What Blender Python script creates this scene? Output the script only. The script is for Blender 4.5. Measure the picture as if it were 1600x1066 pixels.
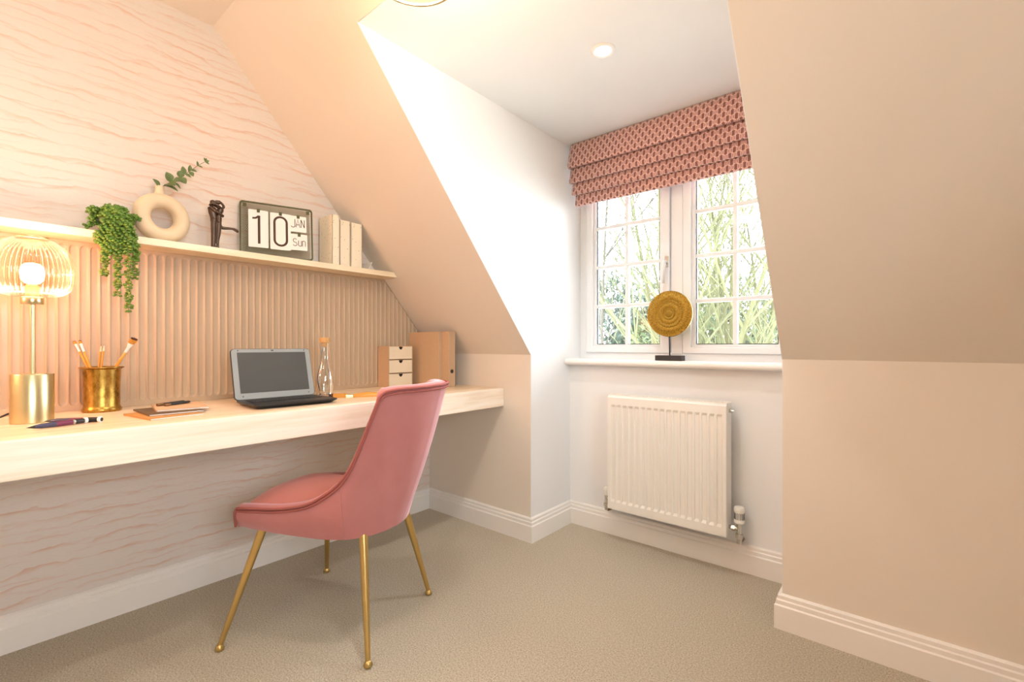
import bpy, bmesh, math, random
from math import sin, cos, pi, radians, sqrt, atan2, floor
from mathutils import Vector, Matrix
random.seed(7)
for o in list(bpy.data.objects): bpy.data.objects.remove(o)
scene = bpy.context.scene
COL = scene.collection

# ------------------------------------------------------------------ camera
YAW = radians(40)
FPX, HORIZON = 730.0, 538.7
cam_d = bpy.data.cameras.new('camera')
cam_d.sensor_width = 36.0
cam_d.lens = FPX/1600*36
cam_d.shift_y = (HORIZON-533)/1600
cam_d.clip_start = .02
cam = bpy.data.objects.new('camera', cam_d); COL.objects.link(cam)
cam.location = (2.242, -1.881, 1.0)
cam.rotation_euler = (pi/2, 0, YAW)
scene.camera = cam

# ------------------------------------------------------------------ world, exposure
world = bpy.data.worlds.new('overcast_sky'); scene.world = world
world.use_nodes = True
bg = world.node_tree.nodes['Background']
bg.inputs[0].default_value = (0.88, 0.94, 1.0, 1)
bg.inputs[1].default_value = 15.0
vs = scene.view_settings
vs.view_transform = 'Standard'; vs.look = 'None'; vs.gamma = 1; vs.use_curve_mapping = False
vs.exposure = 0.62

def area_portal(name, loc, rot, sx, sy):
    l = bpy.data.lights.new(name, 'AREA'); l.shape = 'RECTANGLE'; l.size = sx; l.size_y = sy
    l.cycles.is_portal = True
    o = bpy.data.objects.new(name, l); COL.objects.link(o); o.location = loc; o.rotation_euler = rot
    return o
def lamp(name, kind, loc, energy, color, radius=.03, spot=None, blend=.5):
    l = bpy.data.lights.new(name, kind); l.energy = energy; l.color = color
    l.shadow_soft_size = radius
    if kind == 'SPOT': l.spot_size = radians(spot); l.spot_blend = blend
    o = bpy.data.objects.new(name, l); COL.objects.link(o); o.location = loc
    return o
area_portal('window_daylight', (1.35, .62, 1.5), (-pi/2, 0, 0), 1.1, 1.15)
area_portal('added_window_daylight', (4.02, -2.0, 1.5), (0, pi/2, 0), 1.1, 1.2)  # portal for the added, unseen window in the gable wall
WARM = (1.0, .74, .47)
SOFTWARM = (1.0, .91, .80)
LAMPWARM = (1.0, .95, .84)
P_PENDANT, P_PENDANT_FILL, P_DORMER, P_DOWN_FILL, P_TABLE, P_TABLE_FILL = 12, 6, 14, 9, 1.8, 13  # room downlights, second pendant and second table lamp are added fill

# ------------------------------------------------------------------ materials
def srgb(r, g, b):
    f = lambda c: (c/255/12.92) if c/255 <= .04045 else ((c/255+.055)/1.055)**2.4
    return (f(r), f(g), f(b), 1)
def newmat(name):
    m = bpy.data.materials.new(name); m.use_nodes = True
    nt = m.node_tree
    return m, nt, nt.nodes['Principled BSDF']
def N(nt, t, **kw):
    n = nt.nodes.new(t)
    for k, v in kw.items(): setattr(n, k, v)
    return n
def math_n(nt, op, a, b=None, c=None):
    n = nt.nodes.new('ShaderNodeMath'); n.operation = op
    for i, v in enumerate((a, b, c)):
        if v is None: continue
        if isinstance(v, (int, float)): n.inputs[i].default_value = v
        else: nt.links.new(v, n.inputs[i])
    return n.outputs[0]
def mixc(nt, fac, a, b):
    n = nt.nodes.new('ShaderNodeMix'); n.data_type = 'RGBA'
    for i, v in ((0, fac), (6, a), (7, b)):
        if isinstance(v, (int, float)): n.inputs[i].default_value = v
        elif isinstance(v, tuple): n.inputs[i].default_value = v
        else: nt.links.new(v, n.inputs[i])
    return n.outputs[2]
def coords(nt, kind='Object', scale=(1, 1, 1), loc=(0, 0, 0), rot=(0, 0, 0)):
    tc = N(nt, 'ShaderNodeTexCoord'); mp = N(nt, 'ShaderNodeMapping')
    mp.inputs['Scale'].default_value = scale; mp.inputs['Location'].default_value = loc; mp.inputs['Rotation'].default_value = rot
    nt.links.new(tc.outputs[kind], mp.inputs[0])
    return mp.outputs[0]
def noise(nt, vec, scale, detail=3, rough=.5, dist=0):
    n = N(nt, 'ShaderNodeTexNoise'); n.inputs['Scale'].default_value = scale
    n.inputs['Detail'].default_value = detail; n.inputs['Roughness'].default_value = rough; n.inputs['Distortion'].default_value = dist
    nt.links.new(vec, n.inputs['Vector'])
    return n.outputs['Fac']
def ramp(nt, fac, stops):
    n = N(nt, 'ShaderNodeValToRGB'); cr = n.color_ramp
    while len(cr.elements) < len(stops): cr.elements.new(.5)
    for e, (p, c) in zip(cr.elements, stops): e.position = p; e.color = c if len(c) == 4 else (*c, 1)
    nt.links.new(fac, n.inputs[0]); return n.outputs[0]
def bump(nt, bsdf, h, strength=.3, dist=.002):
    b = N(nt, 'ShaderNodeBump'); b.inputs['Strength'].default_value = strength; b.inputs['Distance'].default_value = dist
    nt.links.new(h, b.inputs['Height']); nt.links.new(b.outputs[0], bsdf.inputs['Normal'])
def plain(name, col, rough=.5, metal=0, var=.06, vscale=20, bumpiness=0, spec=.5, coat=0):
    m, nt, b = newmat(name)
    v = coords(nt); f = noise(nt, v, vscale, 3)
    dk = tuple(c*(1-var) for c in col[:3])+(1,); lt = tuple(min(1, c*(1+var)) for c in col[:3])+(1,)
    nt.links.new(mixc(nt, f, dk, lt), b.inputs['Base Color'])
    b.inputs['Roughness'].default_value = rough; b.inputs['Metallic'].default_value = metal
    b.inputs['Specular IOR Level'].default_value = spec; b.inputs['Coat Weight'].default_value = coat
    if bumpiness: bump(nt, b, noise(nt, v, vscale*8, 2), bumpiness, .001)
    return m
def emit(name, col, s):
    m = bpy.data.materials.new(name); m.use_nodes = True; nt = m.node_tree
    nt.nodes.remove(nt.nodes['Principled BSDF']); e = N(nt, 'ShaderNodeEmission')
    e.inputs[0].default_value = col; e.inputs[1].default_value = s
    nt.links.new(e.outputs[0], nt.nodes['Material Output'].inputs[0]); return m
def thin_glass(name, tint, gloss_col=(1, 1, 1, 1), ior=1.45, rough=.02, body=None, body_fac=0):
    m = bpy.data.materials.new(name); m.use_nodes = True; nt = m.node_tree
    nt.nodes.remove(nt.nodes['Principled BSDF'])
    t = N(nt, 'ShaderNodeBsdfTransparent'); t.inputs[0].default_value = tint
    g = N(nt, 'ShaderNodeBsdfGlossy'); g.inputs[0].default_value = gloss_col; g.inputs['Roughness'].default_value = rough
    fr = N(nt, 'ShaderNodeFresnel'); fr.inputs[0].default_value = ior
    mx = N(nt, 'ShaderNodeMixShader'); nt.links.new(fr.outputs[0], mx.inputs[0])
    base = t.outputs[0]
    if body:
        d = N(nt, 'ShaderNodeBsdfTranslucent'); d.inputs[0].default_value = body
        m2 = N(nt, 'ShaderNodeMixShader'); m2.inputs[0].default_value = body_fac
        nt.links.new(t.outputs[0], m2.inputs[1]); nt.links.new(d.outputs[0], m2.inputs[2]); base = m2.outputs[0]
    nt.links.new(base, mx.inputs[1]); nt.links.new(g.outputs[0], mx.inputs[2])
    nt.links.new(mx.outputs[0], nt.nodes['Material Output'].inputs[0]); return m

M = {}
M['wall'] = plain('wall_paint_warm_lit', srgb(228, 219, 207), .75, var=.012, vscale=6, bumpiness=.04)  # slopes and knee walls: warm lamp light put into the paint colour
M['daylit_white'] = plain('wall_paint_daylit', srgb(236, 237, 238), .8, var=.01, vscale=6)  # dormer copy of the wall paint, cool daylight put into the colour
M['trim'] = plain('satin_white_trim', srgb(240, 237, 233), .35, var=.01)
M['upvc'] = plain('white_window_plastic', srgb(234, 237, 240), .3, var=.01)
M['gasket'] = plain('dark_gasket', srgb(70, 72, 78), .6)
M['glass'] = thin_glass('window_glass', (.97, .985, .98, 1))
M['clear_glass'] = thin_glass('carafe_glass', (.95, .955, .945, 1), ior=1.6, rough=.03)
M['amber_glass'] = thin_glass('amber_ribbed_glass', (1, .50, .32, 1), ior=1.6, rough=.06, body=(1, .50, .28, 1), body_fac=.03)
M['gold_glass'] = thin_glass('gold_ribbed_glass', (1, .87, .68, 1), ior=1.55, rough=.08, body=(1, .70, .25, 1), body_fac=.06)
M['brass'] = plain('brushed_brass', srgb(206, 194, 150), .3, 1, var=.05, vscale=60)
M['brass_leg'] = plain('satin_gold_metal', srgb(202, 174, 112), .33, 1, var=.03, vscale=40)
M['chrome'] = plain('chrome', srgb(205, 203, 198), .2, 1)
M['copper'] = plain('aged_copper', srgb(150, 120, 90), .35, 1)
M['black'] = plain('black_plastic', srgb(30, 30, 32), .4)
M['black_metal'] = plain('black_metal', srgb(42, 42, 44), .45)
M['cork'] = plain('cork', srgb(205, 160, 105), .85, var=.25, vscale=150)
M['kraft'] = plain('kraft_board', srgb(205, 172, 138), .8, var=.05, vscale=120)
M['kraft_edge'] = plain('kraft_board_spine', srgb(196, 166, 136), .8, var=.05, vscale=120)
M['cream_card'] = plain('cream_card', srgb(232, 220, 196), .75, var=.02, vscale=60)
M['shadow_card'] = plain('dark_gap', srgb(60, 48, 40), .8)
M['paper'] = plain('white_paper', srgb(240, 238, 234), .7, var=.01)
M['ink'] = plain('brown_ink', srgb(74, 48, 34), .7)
M['olive_metal'] = plain('olive_green_metal', srgb(72, 74, 40), .45, .2, var=.05)
M['bronze'] = plain('dark_bronze', srgb(86, 70, 60), .35, .7, var=.25, vscale=60, bumpiness=.2)
M['ceramic'] = plain('beige_bisque_ceramic', srgb(226, 205, 174), .8, var=.03, vscale=40, bumpiness=.08)
M['pot'] = plain('grey_pot', srgb(150, 140, 130), .7)
M['euc'] = plain('eucalyptus_leaf', srgb(106, 124, 78), .55, var=.3, vscale=60)
M['euc_stem'] = plain('eucalyptus_stem', srgb(120, 110, 60), .6)
M['succulent'] = plain('succulent_green', srgb(100, 134, 48), .4, var=.6, vscale=70)
M['succulent_stem'] = plain('succulent_stem', srgb(110, 130, 60), .6)
M['orange_wood'] = plain('orange_lacquered_wood', srgb(214, 150, 62), .35, var=.08, vscale=60)
M['raw_wood'] = plain('raw_pencil_wood', srgb(238, 214, 180), .7)
M['white_ferrule'] = plain('white_ferrule', srgb(240, 238, 236), .35)
M['bristle'] = plain('golden_bristle', srgb(196, 136, 52), .7, var=.2, vscale=200)
M['dark_bristle'] = plain('dark_bristle_tip', srgb(60, 35, 28), .8)
M['navy'] = plain('navy_lacquer', srgb(58, 62, 92), .3)
M['plum'] = plain('plum_lacquer', srgb(112, 44, 78), .3, var=.3, vscale=200)
M['nb_dark'] = plain('dark_olive_cover', srgb(96, 76, 52), .6)
M['nb_tan'] = plain('tan_cover', srgb(190, 140, 78), .6)
M['lap_grey'] = plain('grey_laptop_plastic', srgb(150, 156, 158), .5, var=.02, vscale=300)
M['radiator'] = plain('white_enamel', srgb(242, 240, 234), .28, var=.008)
M['warm_bulb'] = emit('lit_bulb', (1, .86, .66, 1), 12)
M['down_lens'] = emit('lit_downlight_lens', (1, .96, .9, 1), 14)
M['bounce_ground'] = plain('pale_bounce_ground', srgb(220, 216, 206), .9, var=.1, vscale=3)  # unseen ground, made pale to throw light up at the dormer ceiling

# black mirror-like screen with fine texture
M['screen'] = plain('matte_screen', srgb(74, 76, 76), .35, var=.03, vscale=500)

# velvet
m, nt, b = newmat('dusty_pink_velvet')
v = coords(nt); f = noise(nt, v, 9, 4, .6); f2 = noise(nt, v, 500, 2)
nt.links.new(mixc(nt, f, srgb(178, 112, 110), srgb(194, 132, 130)), b.inputs['Base Color'])
b.inputs['Roughness'].default_value = .75; b.inputs['Sheen Weight'].default_value = 1.0
b.inputs['Sheen Roughness'].default_value = .35; b.inputs['Sheen Tint'].default_value = srgb(255, 222, 232)
b.inputs['Specular IOR Level'].default_value = .2
bump(nt, b, f2, .15, .0006); M['velvet'] = m
m, nt, b = newmat('pink_velvet_seat')
v = coords(nt); f = noise(nt, v, 9, 4, .6); f2 = noise(nt, v, 500, 2)
nt.links.new(mixc(nt, f, srgb(178, 110, 102), srgb(194, 126, 118)), b.inputs['Base Color'])
b.inputs['Roughness'].default_value = .75; b.inputs['Sheen Weight'].default_value = .5
b.inputs['Sheen Roughness'].default_value = .35; b.inputs['Sheen Tint'].default_value = srgb(255, 214, 204)
b.inputs['Specular IOR Level'].default_value = .2
bump(nt, b, f2, .15, .0006); M['velvet_seat'] = m
M['velvet_piping_shade'] = plain('pink_velvet_piping_shaded', srgb(164, 96, 90), .8, var=.05, vscale=100, spec=.2)  # shade of the creases beside the piping put into its darker pink

# carpet
m, nt, b = newmat('beige_carpet')
v = coords(nt); f = noise(nt, v, 210, 5, .85); g = noise(nt, v, 3, 3)
c1 = ramp(nt, f, [(.32, srgb(122, 108, 86)), (.5, srgb(214, 203, 181)), (.68, srgb(253, 249, 240))])
nt.links.new(mixc(nt, math_n(nt, 'MULTIPLY', g, .25), c1, srgb(196, 184, 162)), b.inputs['Base Color'])
b.inputs['Roughness'].default_value = .95; b.inputs['Specular IOR Level'].default_value = .1
bump(nt, b, f, .9, .006); M['carpet'] = m

# wallpaper: torn-ridge lines
m, nt, b = newmat('ridge_line_wallpaper')
tc = N(nt, 'ShaderNodeTexCoord'); sx = N(nt, 'ShaderNodeSeparateXYZ'); nt.links.new(tc.outputs['Object'], sx.inputs[0])
Y, Z = sx.outputs[1], sx.outputs[2]
def yz(ys, zs, off=0):
    c = N(nt, 'ShaderNodeCombineXYZ'); nt.links.new(math_n(nt, 'MULTIPLY', Y, ys), c.inputs[0])
    nt.links.new(math_n(nt, 'MULTIPLY_ADD', Z, zs, off), c.inputs[1]); return c.outputs[0]
def layer(freq, ys, zs, amp, off, ysm, zsm):
    n1 = noise(nt, yz(ys, zs, off), 1.0, 4, .55)
    v = math_n(nt, 'MULTIPLY_ADD', Z, freq, math_n(nt, 'MULTIPLY', n1, amp))
    fr = math_n(nt, 'FRACT', math_n(nt, 'ADD', v, off))
    line = ramp(nt, fr, [(0, (0, 0, 0)), (.72, (0, 0, 0)), (.92, (.7, .7, .7)), (.97, (1, 1, 1)), (1.0, (0, 0, 0))])
    mask = ramp(nt, noise(nt, yz(ysm, zsm, off+3.3), 1.0, 2, .5), [(.40, (0, 0, 0)), (.62, (1, 1, 1))])
    return math_n(nt, 'MULTIPLY', line, mask)
l1 = layer(20, 4.6, 7, 2.0, .0, 3.6, 24)
l2 = layer(30, 6.0, 10, 2.1, 5.7, 4.5, 33)
tot = math_n(nt, 'MINIMUM', math_n(nt, 'ADD', l1, math_n(nt, 'MULTIPLY', l2, .8)), 1)
fibre = noise(nt, yz(60, 400), 1, 2)
base = mixc(nt, fibre, srgb(214, 205, 198), srgb(228, 219, 212))
nt.links.new(mixc(nt, math_n(nt, 'MULTIPLY', tot, .85), base, srgb(212, 174, 154)), b.inputs['Base Color'])
b.inputs['Roughness'].default_value = .7; M['wallpaper'] = m

# pale pine
def pine(name, c0, c1, c2, rough=.35):
    m, nt, b = newmat(name)
    v = coords(nt, 'Object', (14, .9, 14)); f = noise(nt, v, 2.2, 5, .6, .6)
    v2 = coords(nt, 'Object', (90, 2.5, 90)); g = noise(nt, v2, 2.0, 3)
    c = ramp(nt, math_n(nt, 'MULTIPLY_ADD', g, .35, math_n(nt, 'MULTIPLY', f, .75)), [(.30, c0), (.5, c1), (.72, c2)])
    vo = N(nt, 'ShaderNodeTexVoronoi'); vo.inputs['Scale'].default_value = 1.0
    nt.links.new(coords(nt, 'Object', (9, 3.4, 9)), vo.inputs['Vector'])
    knot = ramp(nt, vo.outputs['Distance'], [(.0, (1, 1, 1)), (.055, (.6, .6, .6)), (.10, (0, 0, 0))])
    nt.links.new(mixc(nt, math_n(nt, 'MULTIPLY', knot, .55), c, srgb(176, 140, 104)), b.inputs['Base Color'])
    b.inputs['Roughness'].default_value = rough; return m
M['pine'] = pine('pale_pine', srgb(216, 188, 152), srgb(232, 210, 180), srgb(243, 228, 206))
M['pine_front_lit'] = pine('lit_pine', srgb(232, 212, 186), srgb(243, 230, 212), srgb(250, 242, 230), .45)  # same pine, lightened in colour for the room light on the desk front
M['pine_shelf'] = pine('pale_pine_shelf', srgb(226, 204, 168), srgb(238, 222, 192), srgb(246, 234, 212), .45)
# fluted panel lacquer
m, nt, b = newmat('clay_satin_panel')
v = coords(nt, 'Object', (1, 1, .4)); f = noise(nt, v, 14, 5, .65)
nt.links.new(mixc(nt, f, srgb(180, 156, 130), srgb(196, 175, 149)), b.inputs['Base Color'])
b.inputs['Roughness'].default_value = .3; M['clay'] = m
# speckled book card
m, nt, b = newmat('speckled_cream_paper')
vo = N(nt, 'ShaderNodeTexVoronoi'); vo.inputs['Scale'].default_value = 75
nt.links.new(coords(nt), vo.inputs['Vector'])
sp = ramp(nt, vo.outputs['Distance'], [(.0, (1, 1, 1)), (.12, (1, 1, 1)), (.17, (0, 0, 0))])
nt.links.new(mixc(nt, sp, srgb(240, 231, 210), srgb(140, 126, 104)), b.inputs['Base Color'])
b.inputs['Roughness'].default_value = .75; M['speckle'] = m
# antiqued brass cup
m, nt, b = newmat('antiqued_brass')
v = coords(nt, 'Object', (1, 1, .6)); f = noise(nt, v, 45, 5, .7); g = noise(nt, v, 160, 3)
nt.links.new(ramp(nt, f, [(.3, srgb(110, 78, 34)), (.5, srgb(178, 140, 66)), (.7, srgb(206, 172, 96))]), b.inputs['Base Color'])
b.inputs['Metallic'].default_value = 1
nt.links.new(math_n(nt, 'MULTIPLY_ADD', g, .25, .2), b.inputs['Roughness']); M['old_brass'] = m
# beaten gold disc : radial strokes
m, nt, b = newmat('beaten_gold')
tc = N(nt, 'ShaderNodeTexCoord'); sp_ = N(nt, 'ShaderNodeSeparateXYZ'); nt.links.new(tc.outputs['Object'], sp_.inputs[0])
ang = math_n(nt, 'ARCTAN2', sp_.outputs[2], sp_.outputs[0])
rad = math_n(nt, 'SQRT', math_n(nt, 'ADD', math_n(nt, 'POWER', math_n(nt, 'ABSOLUTE', sp_.outputs[0]), 2), math_n(nt, 'POWER', math_n(nt, 'ABSOLUTE', sp_.outputs[2]), 2)))
cx = N(nt, 'ShaderNodeCombineXYZ'); nt.links.new(math_n(nt, 'MULTIPLY', ang, 14), cx.inputs[0]); nt.links.new(math_n(nt, 'MULTIPLY', rad, 55), cx.inputs[1])
f = noise(nt, cx.outputs[0], 1.6, 4, .7)
nt.links.new(ramp(nt, f, [(.28, srgb(70, 50, 12)), (.47, srgb(150, 116, 32)), (.7, srgb(196, 160, 58))]), b.inputs['Base Color'])
b.inputs['Metallic'].default_value = .55; b.inputs['Roughness'].default_value = .45
bump(nt, b, f, .6, .002); M['gold_disc'] = m
# roman blind weave (uses the UV map, metres)
m, nt, b = newmat('keyhole_chain_velvet')
tc = N(nt, 'ShaderNodeTexCoord'); su = N(nt, 'ShaderNodeSeparateXYZ'); nt.links.new(tc.outputs['UV'], su.inputs[0])
cu = math_n(nt, 'DIVIDE', su.outputs[0], .0182); ci = math_n(nt, 'FLOOR', cu)
px = math_n(nt, 'ABSOLUTE', math_n(nt, 'SUBTRACT', math_n(nt, 'FRACT', cu), .5))
par = math_n(nt, 'MULTIPLY', math_n(nt, 'FLOORED_MODULO', ci, 2), .5)
tt = math_n(nt, 'FRACT', math_n(nt, 'ADD', math_n(nt, 'DIVIDE', su.outputs[1], .050), par))
wide = math_n(nt, 'LESS_THAN', math_n(nt, 'ABSOLUTE', math_n(nt, 'SUBTRACT', tt, .5)), .30)
edge_t = math_n(nt, 'LESS_THAN', math_n(nt, 'ABSOLUTE', math_n(nt, 'SUBTRACT', math_n(nt, 'ABSOLUTE', math_n(nt, 'SUBTRACT', tt, .5)), .30)), .04)
# the wide part is wider than the column: neighbours' narrow part leaves room
hw = math_n(nt, 'MULTIPLY_ADD', wide, .27, .08)
d = math_n(nt, 'SUBTRACT', px, hw)
inside = math_n(nt, 'LESS_THAN', d, 0)
rim1 = math_n(nt, 'MULTIPLY', math_n(nt, 'GREATER_THAN', d, 0), math_n(nt, 'LESS_THAN', d, .13))
rim2 = math_n(nt, 'MULTIPLY', edge_t, math_n(nt, 'MULTIPLY', math_n(nt, 'LESS_THAN', px, .46), math_n(nt, 'GREATER_THAN', px, .08)))
rim = math_n(nt, 'MAXIMUM', rim1, rim2)
c = mixc(nt, inside, srgb(184, 134, 128), mixc(nt, wide, srgb(160, 108, 102), srgb(136, 86, 80)))
c = mixc(nt, rim, c, srgb(238, 198, 186))
nt.links.new(c, b.inputs['Base Color']); b.inputs['Roughness'].default_value = .8
b.inputs['Sheen Weight'].default_value = .4; M['blind'] = m
# bark / twigs / evergreen
M['bark'] = plain('mossy_bark', srgb(64, 64, 36), .9, var=.35, vscale=4)
M['twig'] = plain('pale_green_twig', srgb(72, 74, 46), .9, var=.35, vscale=3)
M['bark_grey'] = plain('grey_bark', srgb(60, 56, 48), .9, var=.3, vscale=4)
M['evergreen'] = plain('evergreen_leaf', srgb(32, 48, 34), .8, var=.5, vscale=2)
M['shrub'] = plain('light_shrub_leaf', srgb(56, 70, 38), .8, var=.5, vscale=2)

# ------------------------------------------------------------------ mesh helpers
class MB:
    def __init__(s): s.v = []; s.f = []; s.uv = {}
    def add(s, vs, fs):
        k = len(s.v); s.v += [tuple(p) for p in vs]; s.f += [tuple(i+k for i in f) for f in fs]; return k
    def box(s, x0, x1, y0, y1, z0, z1):
        return s.add([(x0,y0,z0),(x1,y0,z0),(x1,y1,z0),(x0,y1,z0),(x0,y0,z1),(x1,y0,z1),(x1,y1,z1),(x0,y1,z1)],
              [(0,3,2,1),(4,5,6,7),(0,1,5,4),(1,2,6,5),(2,3,7,6),(3,0,4,7)])
    def prism(s, poly, vec):
        n = len(poly); vec = Vector(vec); a = [Vector(p) for p in poly]
        s.add(a+[p+vec for p in a], [tuple(range(n))[::-1], tuple(range(n, 2*n))]+[(i, (i+1) % n, (i+1) % n+n, i+n) for i in range(n)])
    def grid(s, rows, closed_u=False, closed_v=False):
        nr, nc = len(rows), len(rows[0]); fs = []
        for i in range(nr if closed_u else nr-1):
            for j in range(nc if closed_v else nc-1):
                i2, j2 = (i+1) % nr, (j+1) % nc
                fs.append((i*nc+j, i*nc+j2, i2*nc+j2, i2*nc+j))
        return s.add([p for r in rows for p in r], fs)
    def lathe(s, prof, c=(0, 0, 0), n=32, cap=True):
        rows = [[(c[0]+r*cos(2*pi*k/n), c[1]+r*sin(2*pi*k/n), c[2]+z) for k in range(n)] for r, z in prof]
        k0 = s.grid(rows, False, True)
        if cap:
            if prof[0][0] > 1e-5: s.f.append(tuple(range(k0, k0+n))[::-1])
            if prof[-1][0] > 1e-5: s.f.append(tuple(range(k0+(len(prof)-1)*n, k0+len(prof)*n)))
    def tube(s, pts, rad, n=8, cap=True):
        pts = [Vector(p) for p in pts]; rs = rad if isinstance(rad, (list, tuple)) else [rad]*len(pts)
        rows = []; up = None
        for i, p in enumerate(pts):
            t = (pts[min(i+1, len(pts)-1)]-pts[max(i-1, 0)]).normalized()
            if up is None:
                up = Vector((0, 0, 1)) if abs(t.z) < .9 else Vector((1, 0, 0))
            a = t.cross(up).normalized(); up = a.cross(t).normalized()
            rows.append([p+(a*cos(2*pi*k/n)+up*sin(2*pi*k/n))*rs[i] for k in range(n)])
        k0 = s.grid(rows, False, True)
        if cap:
            s.f.append(tuple(range(k0, k0+n))); s.f.append(tuple(range(k0+(len(pts)-1)*n, k0+len(pts)*n))[::-1])
    def ball(s, c, r, n=10, m=7, sc=(1, 1, 1)):
        prof = [(max(1e-6, r*sin(pi*i/m)), -r*cos(pi*i/m)) for i in range(m+1)]
        k0 = len(s.v); s.lathe(prof, (0, 0, 0), n, False)
        for i in range(k0, len(s.v)):
            q = s.v[i]; s.v[i] = (c[0]+q[0]*sc[0], c[1]+q[1]*sc[1], c[2]+q[2]*sc[2])
    def xform(s, mat, start=0):
        for i in range(start, len(s.v)): s.v[i] = tuple(mat @ Vector(s.v[i]))
def obj(name, mb, mat, parent=None, smooth=False, bevel=0, seg=2, loc=None, autosmooth=None, recalc=True, label=None, kind=None, origin=None):
    me = bpy.data.meshes.new(name)
    vs_ = mb.v
    if origin is not None: vs_ = [(a-origin[0], b_-origin[1], c_-origin[2]) for a, b_, c_ in vs_]
    me.from_pydata(vs_, [], mb.f)
    bm = bmesh.new(); bm.from_mesh(me)
    bmesh.ops.remove_doubles(bm, verts=bm.verts, dist=1e-6)
    if recalc: bmesh.ops.recalc_face_normals(bm, faces=bm.faces)
    if bevel:
        es = [e for e in bm.edges if len(e.link_faces) == 2 and e.calc_face_angle() > .6]
        bmesh.ops.bevel(bm, geom=es, offset=bevel, segments=seg, affect='EDGES', profile=.6, clamp_overlap=True)
    if smooth:
        for f in bm.faces: f.smooth = True
        if autosmooth:
            for e in bm.edges:
                if len(e.link_faces) == 2 and e.calc_face_angle() > autosmooth: e.smooth = False
    bm.to_mesh(me); bm.free()
    if mat: me.materials.append(M[mat] if isinstance(mat, str) else mat)
    o = bpy.data.objects.new(name, me); COL.objects.link(o)
    if origin is not None: o.location = origin
    if loc is not None: o.location = loc
    if parent: o.parent = parent
    if label: o['label'] = label
    if kind: o['kind'] = kind
    return o
def tag(o, label, cat, group=None, kind=None):
    o['label'] = label; o['category'] = cat
    if group: o['group'] = group
    if kind: o['kind'] = kind
    return o
def thing(name, label, cat, loc=(0, 0, 0), rz=0, group=None, kind=None):
    o = bpy.data.objects.new(name, None); COL.objects.link(o); o.empty_display_size = .05
    o.location = loc; o.rotation_euler = (0, 0, rz)
    return tag(o, label, cat, group, kind)
def quick(fn):
    m = MB(); fn(m); return m
def bx(name, dims, mat, parent=None, bevel=0, **k):
    m = MB(); m.box(*dims); return obj(name, m, mat, parent, bevel=bevel, **k)
def catmull(pts, n):
    out = []; P = [Vector(p) for p in pts]
    for i in range(len(P)-1):
        p0, p1, p2, p3 = P[max(i-1, 0)], P[i], P[i+1], P[min(i+2, len(P)-1)]
        for k in range(n):
            t = k/n
            out.append(.5*((2*p1)+(p2-p0)*t+(2*p0-5*p1+4*p2-p3)*t*t+(3*p1-p0-3*p2+p3)*t**3))
    out.append(P[-1]); return out

# ================================================================== THE ROOM
EAVE, SL, DC, MC = .948, 1.19, 2.12, 2.35          # eaves height, roof slope, dormer ceiling, main ceiling
XL, XR, YB, YW = .79, 1.911, .361, .469            # dormer cheeks, alcove wall, window plane
YD = -(DC-EAVE)/SL; YM = -(MC-EAVE)/SL             # where the slope meets dormer ceiling / main ceiling
RX, RY = 3.9, -3.6
def xr(y): return XR+.018*(-y/.98)
def sheet(name, quads, mat, label, cat, kind='structure'):
    m = MB()
    for q in quads: m.add(q, [tuple(range(len(q)))])
    return tag(obj(name, m, mat, recalc=False), label, cat, kind=kind)
tag(bx('floor', (-.1, RX+.1, RY-.1, .7, -.08, 0), 'carpet'), 'beige wool carpet covering the room floor', 'carpet', kind='structure')
# left wall is a pentagon with thickness
tag(obj('wall_left', quick(lambda m: m.prism([(0, .02, 0), (0, .02, EAVE-.02), (0, YM, MC+.02), (0, RY, MC+.02), (0, RY, 0)], (-.1, 0, 0))), 'wallpaper'),
    'left wall papered with pink torn-ridge lines', 'wall', kind='structure')
tag(bx('wall_back_left', (0, XL-.002, 0, .1, 0, EAVE), 'wall'), 'low knee wall left of the window alcove', 'wall', kind='structure')
tag(bx('wall_back_right', (XR+.002, RX, 0, .1, 0, EAVE), 'wall'), 'low knee wall right of the window alcove', 'wall', kind='structure')
gw = MB(); GY0, GY1, GZ0, GZ1 = -2.55, -1.45, 1.0, 1.9
for d_ in ((RX, RX+.1, RY, GY0, 0, MC+.05), (RX, RX+.1, GY1, .1, 0, MC+.05), (RX, RX+.1, GY0, GY1, 0, GZ0), (RX, RX+.1, GY0, GY1, GZ1, MC+.05)): gw.box(*d_)
tag(obj('wall_right', gw, 'wall'), 'painted gable wall out of view on the right', 'wall', kind='structure')
w2 = thing('window_added', 'unseen white casement window added to the gable wall for fill daylight', 'window', (RX+.05, -2.0, GZ0), kind='structure')  # unseen window, added to bring neutral fill onto the left wall
gh = GZ1-GZ0
for d_ in ((-.03, .03, -.55, .55, 0, .05), (-.03, .03, -.55, .55, gh-.05, gh), (-.03, .03, -.55, -.5, .05, gh-.05), (-.03, .03, .5, .55, .05, gh-.05), (-.03, .03, -.03, .03, .05, gh-.05)): bx('frame_bar', d_, 'upvc', w2)
for a in (-.5, .03): bx('pane', (-.004, .004, a, a+.47, .05, gh-.05), 'glass', w2)
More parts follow.
